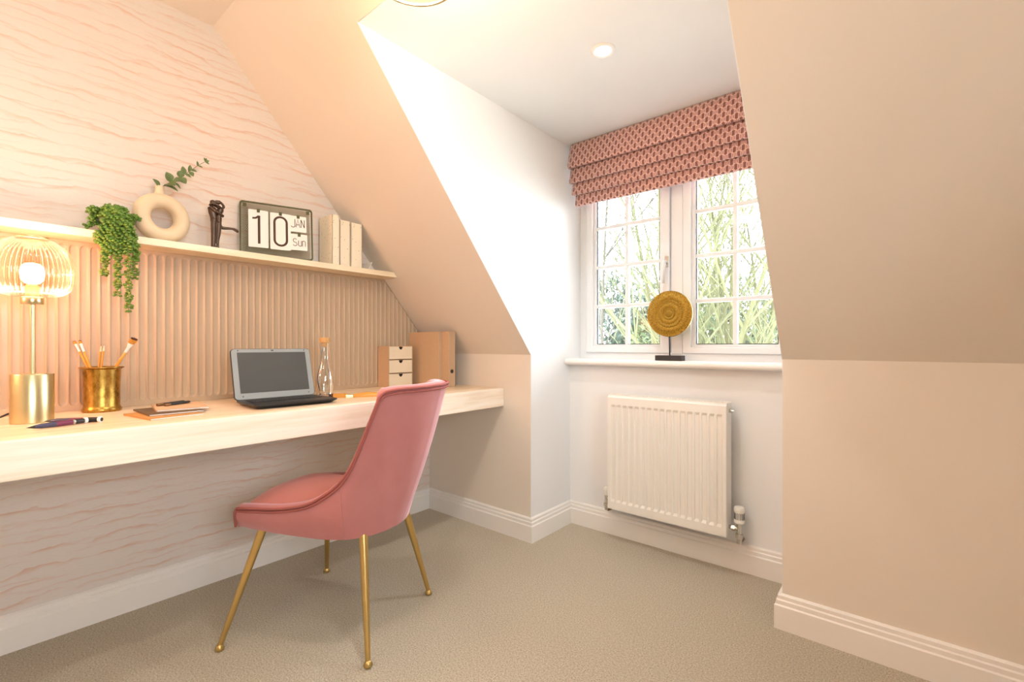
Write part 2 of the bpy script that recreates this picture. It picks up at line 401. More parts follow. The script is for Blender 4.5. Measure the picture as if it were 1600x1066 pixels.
# sloped ceiling: three pieces round the dormer opening
sl = MB(); th = Vector((0, .10*SL/sqrt(1+SL*SL), .10/sqrt(1+SL*SL)))
pt = lambda x, y: Vector((x, y, EAVE-SL*y))
for poly in ([pt(0, 0), pt(XL-.002, 0), pt(XL-.002, YD), pt(0, YD)], [pt(xr(0)+.002, 0), pt(RX, 0), pt(RX, YD), pt(xr(YD)+.002, YD)], [pt(0, YD), pt(RX, YD), pt(RX, YM), pt(0, YM)]):
    sl.prism(poly, th)
tag(obj('ceiling_slope', sl, 'wall'), 'sloping roof ceiling with warm lamp light in its pale beige colour', 'ceiling', kind='structure')
tag(bx('ceiling', (0, RX, RY, YM, MC, MC+.08), 'wall'), 'flat main ceiling at the top of the slope', 'ceiling', kind='structure')
tag(bx('ceiling_dormer', (XL-.02, XR+.05, YD+.004, .7, DC, DC+.08), 'daylit_white'), 'white dormer ceiling above the window alcove', 'ceiling', kind='structure')
# cheeks: wedge above the knee wall + return below
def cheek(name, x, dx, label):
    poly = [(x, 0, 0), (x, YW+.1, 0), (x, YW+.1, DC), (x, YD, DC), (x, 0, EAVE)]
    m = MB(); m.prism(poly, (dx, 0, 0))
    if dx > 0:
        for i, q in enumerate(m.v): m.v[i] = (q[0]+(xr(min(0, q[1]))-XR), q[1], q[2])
    tag(obj(name, m, 'daylit_white'), label, 'wall', kind='structure')
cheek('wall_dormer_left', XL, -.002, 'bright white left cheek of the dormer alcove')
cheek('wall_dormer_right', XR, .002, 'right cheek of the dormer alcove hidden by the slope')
tag(bx('wall_alcove', (XL, XR, YB, YB+.25, 0, .886), 'daylit_white'), 'grey-white wall under the window sill behind the radiator', 'wall', kind='structure')
tag(bx('wall_front', (0, RX, RY-.1, RY, 0, MC), 'wall'), 'painted wall behind the viewer', 'wall', kind='structure')

# skirting boards: stepped profile swept along each wall
SK = [(0, 0), (.021, 0), (.021, .082), (.016, .086), (.016, .100), (.012, .104), (.012, .116), (.005, .121), (0, .121)]
def skirting(name, path, label):
    # path: list of (x,y) with room on the left of travel; mitred
    n = len(path); rows = []
    for i, p in enumerate(path):
        p = Vector((*p, 0)); dirs = []
        if i > 0: dirs.append((p-Vector((*path[i-1], 0))).normalized())
        if i < n-1: dirs.append((Vector((*path[i+1], 0))-p).normalized())
        nn = [Vector((-d.y, d.x, 0)) for d in dirs]
        mit = nn[0] if len(nn) == 1 else (nn[0]+nn[1])/(1+nn[0].dot(nn[1]))
        rows.append([p+mit*a+Vector((0, 0, z)) for a, z in SK])
    m = MB(); k = m.grid(rows, False, True); L = len(SK)
    m.f.append(tuple(range(L))); m.f.append(tuple(range((n-1)*L, n*L))[::-1])
    tag(obj(name, m, 'trim'), label, 'skirting board', kind='structure')
skirting('baseboard_left', [(0, 0), (0, RY)][::1], 'white stepped skirting board along the papered left wall')
skirting('baseboard_back_left', [(XL, YB), (XL, 0), (0, 0)], 'white stepped skirting wrapping the knee wall corner left of the alcove')
skirting('baseboard_alcove', [(XR, YB), (XL, YB)], 'white stepped skirting under the radiator')
skirting('baseboard_back_right', [(RX, 0), (XR, 0), (XR, YB)], 'white stepped skirting along the right knee wall')
skirting('baseboard_front', [(0, RY), (RX, RY)], 'white skirting along the wall behind the viewer')
skirting('baseboard_right', [(RX, RY), (RX, 0)], 'white skirting along the right side wall')

# ------------------------------------------------------------------ window
WX0, WX1, WZ0, WZ1 = XL, XR, .918, DC
win = thing('window_1', 'white twin casement window with glazing bars above the sill', 'window', (1.35, YW, WZ0), kind='structure')
def wpart(name, m, mat, bevel=0, parent=win, **k):
    m.xform(Matrix.Translation((-1.35, -YW, -WZ0))); return obj(name, m, mat, parent, bevel=bevel, **k)
def ring(m, x0, x1, z0, z1, w, y0, y1, wb=None, wt=None):
    wb = wb or w; wt = wt or w
    o_ = [(x0, z0), (x1, z0), (x1, z1), (x0, z1)]; i_ = [(x0+w, z0+wb), (x1-w, z0+wb), (x1-w, z1-wt), (x0+w, z1-wt)]
    k = len(m.v)
    m.v += [(x, y0, z) for x, z in o_]+[(x, y0, z) for x, z in i_]+[(x, y1, z) for x, z in o_]+[(x, y1, z) for x, z in i_]
    for j in range(4):
        j2 = (j+1) % 4
        m.f += [(k+j, k+j2, k+4+j2, k+4+j), (k+8+j, k+12+j, k+12+j2, k+8+j2), (k+4+j, k+4+j2, k+12+j2, k+12+j), (k+j, k+8+j, k+8+j2, k+j2)]
fm = MB(); ring(fm, WX0, WX1, WZ0, WZ1, .044, YW, YW+.07, .038, .06); fm.box(1.330, 1.390, YW, YW+.07, WZ0+.03, WZ1-.05)
wpart('window_frame', fm, 'upvc', .003)
SASH = [(.838, 1.326), (1.394, 1.872)]
ZR = [1.216, 1.438, 1.659, 1.88]
for (a, c) in SASH:
    s = MB(); ring(s, a, c, .957, 2.05, .040, YW-.012, YW+.05, .030, .04)
    so = wpart('sash', s, 'upvc', .004)
    s = MB(); ring(s, a+.038, c-.038, .957+.028, 2.05-.038, .020, YW+.004, YW+.03, .016, .02); wpart('glazing_bead', s, 'upvc', .006)
    g0, g1, z0, z1 = a+.058, c-.058, 1.001, 1.99
    s = MB(); ring(s, g0-.003, g1+.003, z0-.003, z1+.003, .007, YW+.012, YW+.026); wpart('gasket', s, 'gasket')
    xm = (g0+g1)/2
    s = MB(); s.box(xm-.010, xm+.010, YW+.006, YW+.032, z0, z1); wpart('glazing_bar', s, 'upvc', .005)
    for z in ZR:
        s = MB(); s.box(g0, g1, YW+.005, YW+.031, z-.010, z+.010); wpart('glazing_bar', s, 'upvc', .005)
    zz = [z0]+ZR+[z1]
    for k in range(5):
        for (p, q) in ((g0, xm), (xm, g1)):
            s = MB(); s.box(p, q, YW+.017, YW+.021, zz[k], zz[k+1]); wpart('pane', s, 'glass')
s = MB(); s.box(1.302, 1.322, YW-.018, YW-.012, 1.395, 1.455); hb = wpart('window_handle', s, 'chrome', .003)
s = MB(); s.tube([(1.312, YW-.018, 1.42), (1.312, YW-.045, 1.42)], .009, 12)
s.tube([(1.312, YW-.045, 1.425), (1.309, YW-.047, 1.37), (1.306, YW-.044, 1.31)], [.010, .008, .007], 8)
wpart('handle_lever', s, 'upvc', parent=hb, smooth=True)
# sill with rounded nose
NZ = .888; sm = MB(); prof = []
for k in range(9):
    a = -pi/2+pi*k/8; prof.append((.325-.018*cos(a), NZ+.0165+.0165*sin(a)))
prof = [(YW+.06, NZ)]+prof+[(YW+.06, NZ+.033)]
sm.prism([(XL-.012 if y < .35 and 0 else XL+.0005, y, z) for y, z in prof], (XR-XL-.001, 0, 0))
tag(obj('trim_1', sm, 'trim', smooth=True, autosmooth=.7), 'white bullnose window sill above the radiator', 'window sill', kind='structure')

# ------------------------------------------------------------------ roman blind
blind = thing('roman_blind', 'folded pink and brown patterned roman blind over the window', 'blind', (1.35, .33, DC))
BX0, BX1 = .812, 1.895
def blind_panel(name, prof, th=.004, x0=BX0, x1=BX1, s0=0):
    me = bpy.data.meshes.new(name); nseg = 24
    pts = [Vector((0, y, z)) for y, z in prof]; L = [s0]
    for i in range(1, len(pts)): L.append(L[-1]+(pts[i]-pts[i-1]).length)
    vs_, fs, uvs = [], [], []
    def P(i, j, side):
        x = x0+(x1-x0)*j/nseg
        return (x-1.35, pts[i].y-.33+side*th, pts[i].z-DC)
    n = len(pts)
    for side in (0, 1):
        for i in range(n):
            for j in range(nseg+1): vs_.append(P(i, j, side)); uvs.append((x0+(x1-x0)*j/nseg, -L[i]))
    W = nseg+1; off = n*W
    for i in range(n-1):
        for j in range(nseg):
            a = i*W+j; fs.append((a, a+1, a+W+1, a+W)); fs.append((off+a, off+a+W, off+a+W+1, off+a+1))
    for i in range(n-1):
        a = i*W; fs.append((a, a+W, off+a+W, off+a)); a = i*W+nseg; fs.append((a, off+a, off+a+W, a+W))
    for j in range(nseg):
        fs.append((j, off+j, off+j+1, j+1)); a = (n-1)*W+j; fs.append((a, a+1, off+a+1, off+a))
    me.from_pydata(vs_, [], fs); uvl = me.uv_layers.new(name='UVMap')
    for p in me.polygons:
        p.use_smooth = True
        for li in p.loop_indices: uvl.data[li].uv = uvs[me.loops[li].vertex_index]
    me.materials.append(M['blind'])
    o = bpy.data.objects.new(name, me); COL.objects.link(o); o.parent = blind; return L[-1]
def fold(ztop, zbot, ytop, ybot):
    pr_ = [(ytop+(ybot-ytop)*t, ztop+(zbot-ztop)*t) for t in (0, .25, .5, .75, .95)]
    pr_ += [(ybot+.004, zbot-.006), (ybot+.014, zbot-.008), (ybot+.024, zbot), (ybot+.028, zbot+.03)]
    return pr_
blind_panel('blind_fold', fold(2.118, 1.985, .332, .300), s0=0)
blind_panel('blind_fold', fold(2.02, 1.906, .345, .318), s0=.012)
blind_panel('blind_fold', fold(1.94, 1.842, .358, .336), s0=.024, x0=BX0+.004)
blind_panel('blind_fold', fold(1.88, 1.786, .372, .362), s0=.016, x0=BX0+.012)
bx('headrail', (BX0-1.35, BX1-1.35, .006, .03, -.03, -.001), 'trim', blind)

# ------------------------------------------------------------------ radiator
RXa, RXb, RZa, RZb, RYf, RYb_ = 1.088, 1.656, .170, .742, .25, .328
rad_ = thing('radiator', 'white ribbed panel radiator under the window', 'radiator', ((RXa+RXb)/2, .29, RZa))
cxr = (RXa+RXb)/2
def rp(name, m, mat, parent=rad_, **k):
    m.xform(Matrix.Translation((-cxr, -.29, -RZa))); return obj(name, m, mat, parent, **k)
NG = 17
xs = [(RXa, 0)]; gp = (RXb-RXa-.024)/NG
for k in range(NG):
    c = RXa+.012+gp*(k+.5)
    xs += [(c-.0125, 0), (c-.008, 1), (c+.008, 1), (c+.0125, 0)]
xs.append((RXb, 0))
zs = [(RZa, 0), (RZa+.038, 0), (RZa+.050, 1), (RZb-.056, 1), (RZb-.044, 0), (RZb-.008, 0)]
rows = [[(x, RYf+(.007 if (gx and gz) else 0), z) for x, gx in xs] for z, gz in zs]
rm = MB(); rm.grid(rows)
rm.add([(RXa, RYf, RZa), (RXb, RYf, RZa), (RXb, RYf+.018, RZa-.001), (RXa, RYf+.018, RZa-.001)], [(0, 3, 2, 1)])
rm.add([(RXa, RYf, RZb-.008), (RXb, RYf, RZb-.008), (RXb, RYf+.012, RZb), (RXa, RYf+.012, RZb)], [(0, 1, 2, 3)])
for x in (RXa, RXb): rm.add([(x, RYf, RZa), (x, RYf, RZb-.008), (x, RYf+.012, RZb), (x, RYf+.018, RZb), (x, RYf+.018, RZa)], [(0, 1, 2, 3, 4)])
rp('front_panel', rm, 'radiator')
rp('back_panel', quick(lambda m: m.box(RXa+.01, RXb-.01, RYb_-.014, RYb_-.001, RZa+.008, RZb-.012)), 'radiator', bevel=.003)
for x0 in (RXa-.001, RXb-.003):
    rp('side_panel', quick(lambda m: m.box(x0, x0+.004, RYf+.010, RYb_, RZa+.01, RZb+.004)), 'radiator', bevel=.001)
tg = MB(); tg.box(RXa, RXb, RYf+.010, RYf+.018, RZb-.003, RZb+.005); tg.box(RXa, RXb, RYb_-.010, RYb_-.001, RZb-.003, RZb+.005)
for k in range(38):
    x = RXa+.01+k*(RXb-RXa-.024)/37; tg.box(x, x+.005, RYf+.018, RYb_-.010, RZb-.002, RZb+.002)
rp('top_grille', tg, 'radiator')
rp('bleed_valve', quick(lambda m: (m.tube([(RXb+.001, .292, RZb-.03), (RXb+.012, .292, RZb-.03)], .009, 12), m.tube([(RXb+.012, .292, RZb-.03), (RXb+.020, .292, RZb-.03)], .005, 8))), 'chrome', smooth=True, autosmooth=.6)
for x in (RXa+.09, RXb-.09):
    rp('wall_bracket', quick(lambda m: m.box(x-.015, x+.015, RYb_-.002, YB-.0005, RZa+.06, RZb-.08)), 'radiator')
# thermostatic valve (right)
VX, VY = RXb+.042, .292
tv = rp('thermostatic_valve', quick(lambda m: (m.tube([(RXb+.001, VY, RZa+.035), (VX, VY, RZa+.035)], .0085, 12), m.tube([(RXb+.012, VY, RZa+.035), (RXb+.026, VY, RZa+.035)], .014, 6),
     m.tube([(VX, VY, RZa-.028), (VX, VY, RZa+.062)], .011, 12), m.tube([(VX, VY, RZa-.004), (VX, VY, RZa+.014)], .016, 6))), 'chrome', smooth=True, autosmooth=.6)
rp('pipe_elbow', quick(lambda m: m.tube([(VX, VY, RZa-.008), (VX, VY, RZa-.020), (VX-.002, VY+.012, RZa-.028), (VX-.003, YB-.001, RZa-.029)], .0085, 10)), 'copper', parent=tv, smooth=True)
hd = MB(); hd.lathe([(.0155, 0), (.021, .006), (.021, .014), (.019, .018), (.0195, .05), (.021, .056), (.0215, .066), (.018, .072), (0, .073)], (VX, VY, RZa+.058), 28)
ho = rp('valve_head', hd, 'radiator', parent=tv, smooth=True, autosmooth=.6)
sl_ = MB()
for k in range(18):
    a = 2*pi*k/18; c_, s_ = cos(a), sin(a); k0 = len(sl_.v)
    sl_.box(-.0012, .0012, -.0012, .0012, .020, .048)
    sl_.xform(Matrix.Translation((VX+c_*.0192, VY+s_*.0192, RZa+.058)) @ Matrix.Rotation(a, 4, 'Z'), k0)
rp('valve_slots', sl_, 'gasket', parent=tv)
# lockshield valve (left)
LX = RXa-.030
lv = rp('lockshield_valve', quick(lambda m: (m.tube([(LX, VY, RZa+.035), (RXa+.002, VY, RZa+.035)], .008, 12), m.tube([(RXa-.016, VY, RZa+.035), (RXa-.004, VY, RZa+.035)], .013, 6),
     m.tube([(LX, VY, RZa-.026), (LX, VY, RZa+.052)], .0095, 12), m.tube([(LX, VY, RZa-.006), (LX, VY, RZa+.008)], .014, 6))), 'chrome', smooth=True, autosmooth=.6)
rp('valve_cap', quick(lambda m: m.lathe([(.010, 0), (.010, .022), (.013, .023), (.013, .034), (.008, .042), (0, .043)], (LX, VY, RZa+.05), 16)), 'radiator', parent=lv, smooth=True, autosmooth=.6)
rp('pipe_elbow', quick(lambda m: m.tube([(LX, VY, RZa-.006), (LX, VY, RZa-.020), (LX+.004, VY+.010, RZa-.027), (LX+.008, YB-.001, RZa-.028)], .0085, 10)), 'copper', parent=lv, smooth=True)

# ------------------------------------------------------------------ desk and shelf
DZ, DB, DX = .769, .673, .608
desk = thing('floating_desk', 'long pale pine floating desk fixed along the papered wall', 'desk', (.3, -1.2, DB))
def dpart(name, dims, mat, bevel): bx(name, dims, mat, desk, bevel=bevel).location = (-.3, 1.2, -DB)
dpart('desktop', (.001, DX-.030, -2.6, -.001, DZ-.035, DZ), 'pine', .001)
dpart('front_fascia', (DX-.030, DX, -2.6, -.001, DB, DZ), 'pine_front_lit', .003)
dpart('underside_panel', (.001, DX-.030, -2.6, -.001, DB, DB+.012), 'pine', .001)
# shelf, right end cut to the roof slope
SZ0, SZ1, SD = 1.361, 1.387, .15
def sy(z): return -(z-EAVE)/SL-.002
sh = MB(); sh.prism([(.0, sy(SZ0), SZ0), (.0, sy(SZ1), SZ1), (.0, -2.6, SZ1), (.0, -2.6, SZ0)], (SD, 0, 0))
tag(obj('wall_shelf', sh, 'pine_shelf', bevel=.0015, origin=(.075, -1.4, SZ0)), 'pale pine picture shelf above the fluted panel', 'shelf')

# fluted panel between desk and shelf: one board with scalloped grooves
FP, FX = .02745, .030
pm = MB(); y0 = -1.7667-FP*26; ny = 0
zb, zt = DZ+.0005, SZ0-.0005
depth, zin0, zin1 = .0045, DZ+.018, SZ0-.012
def slope_top(y): return min(zt, EAVE-SL*y-.001)
yy = y0
ES = [0, .0014, .0026, .0040, .0056, .0078, .0105, FP/2]            # distance from the ridge centre
EG = [-.22, -.12, .12, .72, .95, 1.0, 1.0, 1.0]                      # share of the recess depth
E0 = .0026; RW = FP/2-E0
while yy < -.004:
    end = min(yy+FP, -.004)
    samp = [(yy+e, e, g) for e, g in zip(ES, EG)]+[(yy+FP-e, e, g) for e, g in zip(ES[-2::-1], EG[-2::-1])]
    samp = [t for t in samp if t[0] <= end+1e-7]
    if end-samp[-1][0] > 1e-4: samp.append((end, samp[-1][1], samp[-1][2]))
    cols = []
    for y, e, g in samp:
        top = slope_top(y); cut = top < zt-1e-4
        q = max(-1, min(1, 1-(e-E0)/RW)); rnd_ = RW*(1-sqrt(max(0, 1-min(1, max(q, 0))**2)))
        b0 = zin0+rnd_; b1 = (zin1-rnd_) if not cut else top-.001
        zl = [(zb, 0), (b0, 0), (b0+.0022, .55*g), (b0+.0050, g), (b0+.012, g)]
        zu = [(b1-.012, g), (b1-.0050, g), (b1-.0022, .55*g if not cut else g), (b1, 0 if not cut else g), (top, 0 if not cut else g)]
        cols.append([(FX-max(-1, k)*depth, y, max(zb, min(z, top))) for z, k in zl+zu])
    pm.grid(cols)
    yy += FP
edge = [(0, -.003, zb), (0, -.003, slope_top(-.003)), (0, sy(zt), zt), (0, y0, zt), (0, y0, zb)]
fpo = thing('fluted_panel', 'clay coloured fluted splashback between desk and shelf', 'wall panel', (0, -1.0, DZ))
obj('fluted_face', pm, 'clay', fpo, smooth=True, autosmooth=.8, recalc=False).location = (0, 1.0, -DZ)
ep = MB()
for (a, c) in ((edge[0], edge[1]), (edge[1], edge[2])):
    ep.add([(.002, a[1], a[2]), (FX, a[1], a[2]), (FX, c[1], c[2]), (.002, c[1], c[2])], [(0, 1, 2, 3)])
ep.add([(.015, e[1], e[2]) for e in edge], [tuple(range(5))])
obj('panel_edge', ep, 'clay', fpo, recalc=False).location = (0, 1.0, -DZ)

# ------------------------------------------------------------------ ceiling lights
dl = thing('downlight', 'small round white downlight in the dormer ceiling', 'downlight', (1.365, -.297, DC))
obj('trim_ring', quick(lambda m: m.lathe([(.030, -.002), (.034, -.006), (.044, -.005), (.047, 0)], (0, 0, 0), 40, False)), 'trim', dl, smooth=True)
obj('lens', quick(lambda m: m.lathe([(0, -.0035), (.031, -.0025)], (0, 0, 0), 32, False)), 'down_lens', dl)
lo = lamp('downlight_beam', 'SPOT', (0, 0, -.012), P_DORMER, (1, .97, .93), .028, 130, .8); lo.parent = dl
for i, (x, y, lab) in enumerate(((1.0, -1.95, 'unseen round white fill downlight added over the left end of the desk'), (1.0, -2.95, 'unseen round white fill downlight added beyond the left picture edge'), (2.4, -2.9, 'unseen round white fill downlight added behind the viewer'))):  # unseen ceiling downlights, added to fill the room with light
    d_ = thing('downlight', lab, 'downlight', (x, y, MC))
    obj('trim_ring', quick(lambda m: m.lathe([(.030, -.002), (.034, -.006), (.044, -.005), (.047, 0)], (0, 0, 0), 40, False)), 'trim', d_, smooth=True)
    obj('lens', quick(lambda m: m.lathe([(0, -.0035), (.031, -.0025)], (0, 0, 0), 32, False)), 'down_lens', d_)
    l_ = lamp('downlight_beam', 'SPOT', (0, 0, -.012), P_DOWN_FILL, SOFTWARM, .04, 150, .9); l_.parent = d_
def pendant(pxx, pyy, ppow, plab):
    pend = thing('pendant_lamp', plab, 'pendant lamp', (pxx, pyy, MC), group='gold glass pendant lamps')
    PZ = 1.945-MC
    psp = [(p.x, p.y) for p in catmull([(.020, .165, 0), (.05, .160, 0), (.09, .135, 0), (.114, .095, 0), (.122, .05, 0), (.115, 0, 0)], 5)]
    pm_ = MB(); n_ = 44*6
    pm_.grid([[((r+.003*abs(cos(pi*44*k/n_)))*cos(2*pi*k/n_), .08+(r+.003*abs(cos(pi*44*k/n_)))*sin(2*pi*k/n_), PZ+z) for k in range(n_)] for r, z in psp], False, True)
    obj('glass_shade', pm_, 'gold_glass', pend, smooth=True, recalc=False)
    obj('rim_ring', quick(lambda m: m.lathe([(.113, -.002), (.119, -.002), (.120, .003), (.113, .003), (.113, -.002)], (0, .08, PZ), 64, False)), 'brass', pend, smooth=True, autosmooth=.6)
    obj('cord', quick(lambda m: m.tube([(0, .08, PZ+.165), (0, .075, PZ+.25), (0, .012, -.03), (0, .01, -.02)], .003, 8)), 'black', pend, smooth=True)
    obj('ceiling_rose', quick(lambda m: m.lathe([(.0, -.022), (.02, -.022), (.045, -.006), (.047, 0)], (0, .01, 0), 32, False)), 'brass', pend, smooth=True)
    obj('bulb', quick(lambda m: m.ball((0, .08, PZ+.082), .022, 16, 10)), 'warm_bulb', pend, smooth=True)
    obj('lamp_holder', quick(lambda m: m.lathe([(.017, 0), (.017, .03), (.024, .05), (.024, .066)], (0, .08, PZ+.102), 20)), 'brass', pend)
    l_ = lamp('pendant_light', 'POINT', (0, .08, PZ+.045), ppow, (1, .90, .77), .035); l_.parent = pend
pendant(1.287, -1.215, P_PENDANT, 'gold ribbed glass pendant lamp hanging at the top edge of the picture')
pendant(1.5, -2.55, P_PENDANT_FILL, 'unseen gold ribbed glass pendant lamp added behind the viewer as warm fill')  # this second pendant is added to warm the slopes from behind

# ------------------------------------------------------------------ table lamp
def table_lamp(lpos, lpow, llab):
    tl = thing('table_lamp', llab, 'table lamp', lpos, group='amber glass table lamps')
    obj('base', quick(lambda m: m.lathe([(.046, 0), (.0475, .002), (.0475, .142), (.0465, .144), (0, .144)], (0, 0, 0), 64)), 'brass', tl, smooth=True, autosmooth=.6)
    obj('stem', quick(lambda m: m.lathe([(.006, .144), (.006, .355)], (0, 0, 0), 24)), 'brass', tl, smooth=True, autosmooth=.6)
    obj('collar', quick(lambda m: m.lathe([(.0, .352), (.0245, .352), (.0255, .354), (.0255, .371), (.0245, .373), (0, .373)], (0, 0, 0), 40)), 'brass', tl, smooth=True, autosmooth=.6)
    sp = [(.036, .373), (.07, .376), (.102, .387), (.121, .407), (.1285, .435), (.128, .465), (.120, .495), (.104, .519), (.08, .536), (.06, .546), (.052, .549)]
    sp = [(.026+(p.x-.036)*.73, p.y) for p in catmull([(a, b_, 0) for a, b_ in sp], 4)]
    def ribbed(off):
        n = 44*8; rows = []
        for r, z in sp:
            amp = .0026*min(1, (r/.07)**1.5)
            rows.append([((r+off+amp*abs(cos(pi*44*k/n))-.001)*cos(2*pi*k/n), (r+off+amp*abs(cos(pi*44*k/n))-.001)*sin(2*pi*k/n), z) for k in range(n)])
        m = MB(); m.grid(rows, False, True); return m
    so = obj('glass_shade', ribbed(0), 'amber_glass', tl, smooth=True, recalc=False)
    obj('top_ring', quick(lambda m: m.lathe([(.034, .546), (.038, .546), (.0395, .552), (.036, .553), (.034, .550)], (0, 0, 0), 40, False)), 'brass', tl, smooth=True)
    obj('lamp_holder', quick(lambda m: m.lathe([(.0, .373), (.016, .373), (.016, .405), (.013, .41), (0, .41)], (0, 0, 0), 24)), 'brass', tl, smooth=True, autosmooth=.6)
    obj('bulb', quick(lambda m: m.lathe([(.0, .412), (.016, .414), (.025, .425), (.0275, .445), (.025, .462), (.017, .472), (0, .476)], (0, 0, 0), 24)), 'warm_bulb', tl, smooth=True)
    l_ = lamp('table_lamp_light', 'POINT', (0, 0, .505), lpow, LAMPWARM, .03); l_.parent = tl
    cb = [(-.044, -.010, .012), (-.10, -.035, .022), (-.13, -.08, .004), (-.15, -.2, .0035), (-.16, -.35, .0035)]
    obj('cable', quick(lambda m: m.tube(catmull(cb, 6), .003, 8)), 'black', tl, smooth=True)
table_lamp((.248, -1.733, DZ), P_TABLE, 'brass table lamp with lit amber ribbed glass shade beside the brass cup')
table_lamp((.248, -2.46, DZ), P_TABLE_FILL, 'unseen brass table lamp added beyond the left picture edge to warm the slope')  # this second lamp is added out of view to brighten the left slope

# ------------------------------------------------------------------ brass cup with brushes and pencils
CU = Vector((.106, -1.553, DZ))
cup = [(.0, 0), (.060, 0), (.0635, .004), (.0635, .010), (.060, .015), (.0575, .020), (.0585, .10), (.061, .146), (.068, .149), (.071, .151), (.071, .154), (.066, .155), (.0595, .152), (.0575, .146), (.0555, .02), (.0, .012)]
tag(obj('pen_cup', quick(lambda m: m.lathe([(r*.85, z) for r, z in cup], (0, 0, 0), 56, False)), 'old_brass', smooth=True, autosmooth=.7, loc=CU), 'antiqued brass cup holding brushes beside the lamp', 'cup')
def rodthing(name, a, c, label, cat, builder, group=None):
    a, c = Vector(a), Vector(c); L = (c-a).length
    t = thing(name, label, cat, a, group=group)
    t.rotation_mode = 'QUATERNION'; t.rotation_quaternion = Vector((0, 0, 1)).rotation_difference((c-a).normalized())
    builder(t, L); return t
def brush_b(rh, lb, lf, flat=1.0, wb=1.0):
    def f(t, L):
        Lh = L-lb-lf
        obj('handle', quick(lambda m: m.lathe([(.0, 0), (rh*.6, .002), (rh, Lh*.3), (rh*1.1, Lh*.8), (rh*.9, Lh)], (0, 0, 0), 14)), 'orange_wood', t, smooth=True)
        m = MB(); m.lathe([(rh*.95, Lh-.002), (rh*1.05, Lh+lf*.5), (rh*1.15*wb, Lh+lf)], (0, 0, 0), 14)
        m.xform(Matrix.Diagonal((flat, 1, 1, 1))); obj('ferrule', m, 'white_ferrule', t, smooth=True, autosmooth=.7)
        m = MB(); m.lathe([(rh*1.1*wb, Lh+lf), (rh*1.3*wb, Lh+lf+lb*.5), (rh*1.25*wb, Lh+lf+lb*.8)], (0, 0, 0), 14)
        m.xform(Matrix.Diagonal((flat, 1, 1, 1))); obj('bristles', m, 'bristle', t, smooth=True, autosmooth=.7)
        m = MB(); m.lathe([(rh*1.25*wb, Lh+lf+lb*.8), (rh*1.2*wb, L-.001), (rh*.9*wb, L)], (0, 0, 0), 14)
        m.xform(Matrix.Diagonal((flat, 1, 1, 1))); obj('bristle_tips', m, 'dark_bristle', t, smooth=True, autosmooth=.7)
    return f
def pencil_b(t, L):
    obj('barrel', quick(lambda m: m.lathe([(.003, 0), (.003, L-.024)], (0, 0, 0), 6)), 'orange_wood', t)
    obj('sharpened_cone', quick(lambda m: m.lathe([(.003, L-.024), (.0009, L-.004)], (0, 0, 0), 10, False)), 'raw_wood', t, smooth=True)
    obj('lead', quick(lambda m: m.lathe([(.001, L-.004), (.0, L)], (0, 0, 0), 8, False)), 'black', t)
rodthing('paintbrush', (.136, -1.540, .786), (.043, -1.617, 1.012), 'leftmost slim paintbrush in the brass cup', 'paintbrush', brush_b(.0034, .012, .028), 'brushes in the brass cup')
rodthing('paintbrush', (.140, -1.549, .786), (.055, -1.604, 1.014), 'slim paintbrush crossing just right of the leftmost one in the cup', 'paintbrush', brush_b(.0034, .012, .028), 'brushes in the brass cup')
rodthing('paintbrush', (.078, -1.580, .786), (.203, -1.482, 1.022), 'broad flat paintbrush leaning right in the brass cup', 'paintbrush', brush_b(.0044, .022, .036, .55, 1.9), 'brushes in the brass cup')
rodthing('pencil', (.100, -1.572, .784), (.113, -1.556, 1.000), 'left one of two pencils upright in the cup', 'pencil', pencil_b, 'pencils in the brass cup')
rodthing('pencil', (.105, -1.568, .784), (.122, -1.549, 1.002), 'right one of two pencils upright in the cup', 'pencil', pencil_b, 'pencils in the brass cup')

# pens lying in front of the lamp
def pen_b(t, L):
    obj('nib', quick(lambda m: m.lathe([(.0, 0), (.0012, .004), (.0045, .018)], (0, 0, 0), 14, False)), 'black', t, smooth=True)
    obj('barrel', quick(lambda m: m.lathe([(.0045, .018), (.0068, .032), (.0072, L*.45)], (0, 0, 0), 16, False)), 'navy', t, smooth=True)
    obj('grip_band', quick(lambda m: m.lathe([(.0073, L*.45), (.0074, L*.72)], (0, 0, 0), 16, False)), 'plum', t, smooth=True)
    obj('silver_ring', quick(lambda m: m.lathe([(.0076, L*.72), (.0078, L*.74), (.0076, L*.76)], (0, 0, 0), 16, False)), 'chrome', t, smooth=True)
    obj('cap', quick(lambda m: m.lathe([(.0074, L*.76), (.0072, L*.9), (.006, L*.92)], (0, 0, 0), 16, True)), 'black', t, smooth=True, autosmooth=.7)
    obj('end_ring', quick(lambda m: m.lathe([(.007, L*.92), (.0088, L*.93), (.0088, L*.97), (.0055, L*.975)], (0, 0, 0), 18, True)), 'white_ferrule', t, smooth=True, autosmooth=.7)
    obj('end_button', quick(lambda m: m.lathe([(.0055, L*.97), (.0052, L*.99), (0, L)], (0, 0, 0), 16, True)), 'black', t, smooth=True)
rodthing('pen', (.445, -1.760, DZ+.008), (.395, -1.628, DZ+.0085), 'navy and plum pen lying nearest the desk edge by the lamp', 'pen', pen_b, 'pens in front of the lamp')
rodthing('pen', (.325, -1.715, DZ+.008), (.412, -1.598, DZ+.0085), 'dark pen lying behind the navy and plum pen', 'pen', pen_b, 'pens in front of the lamp')

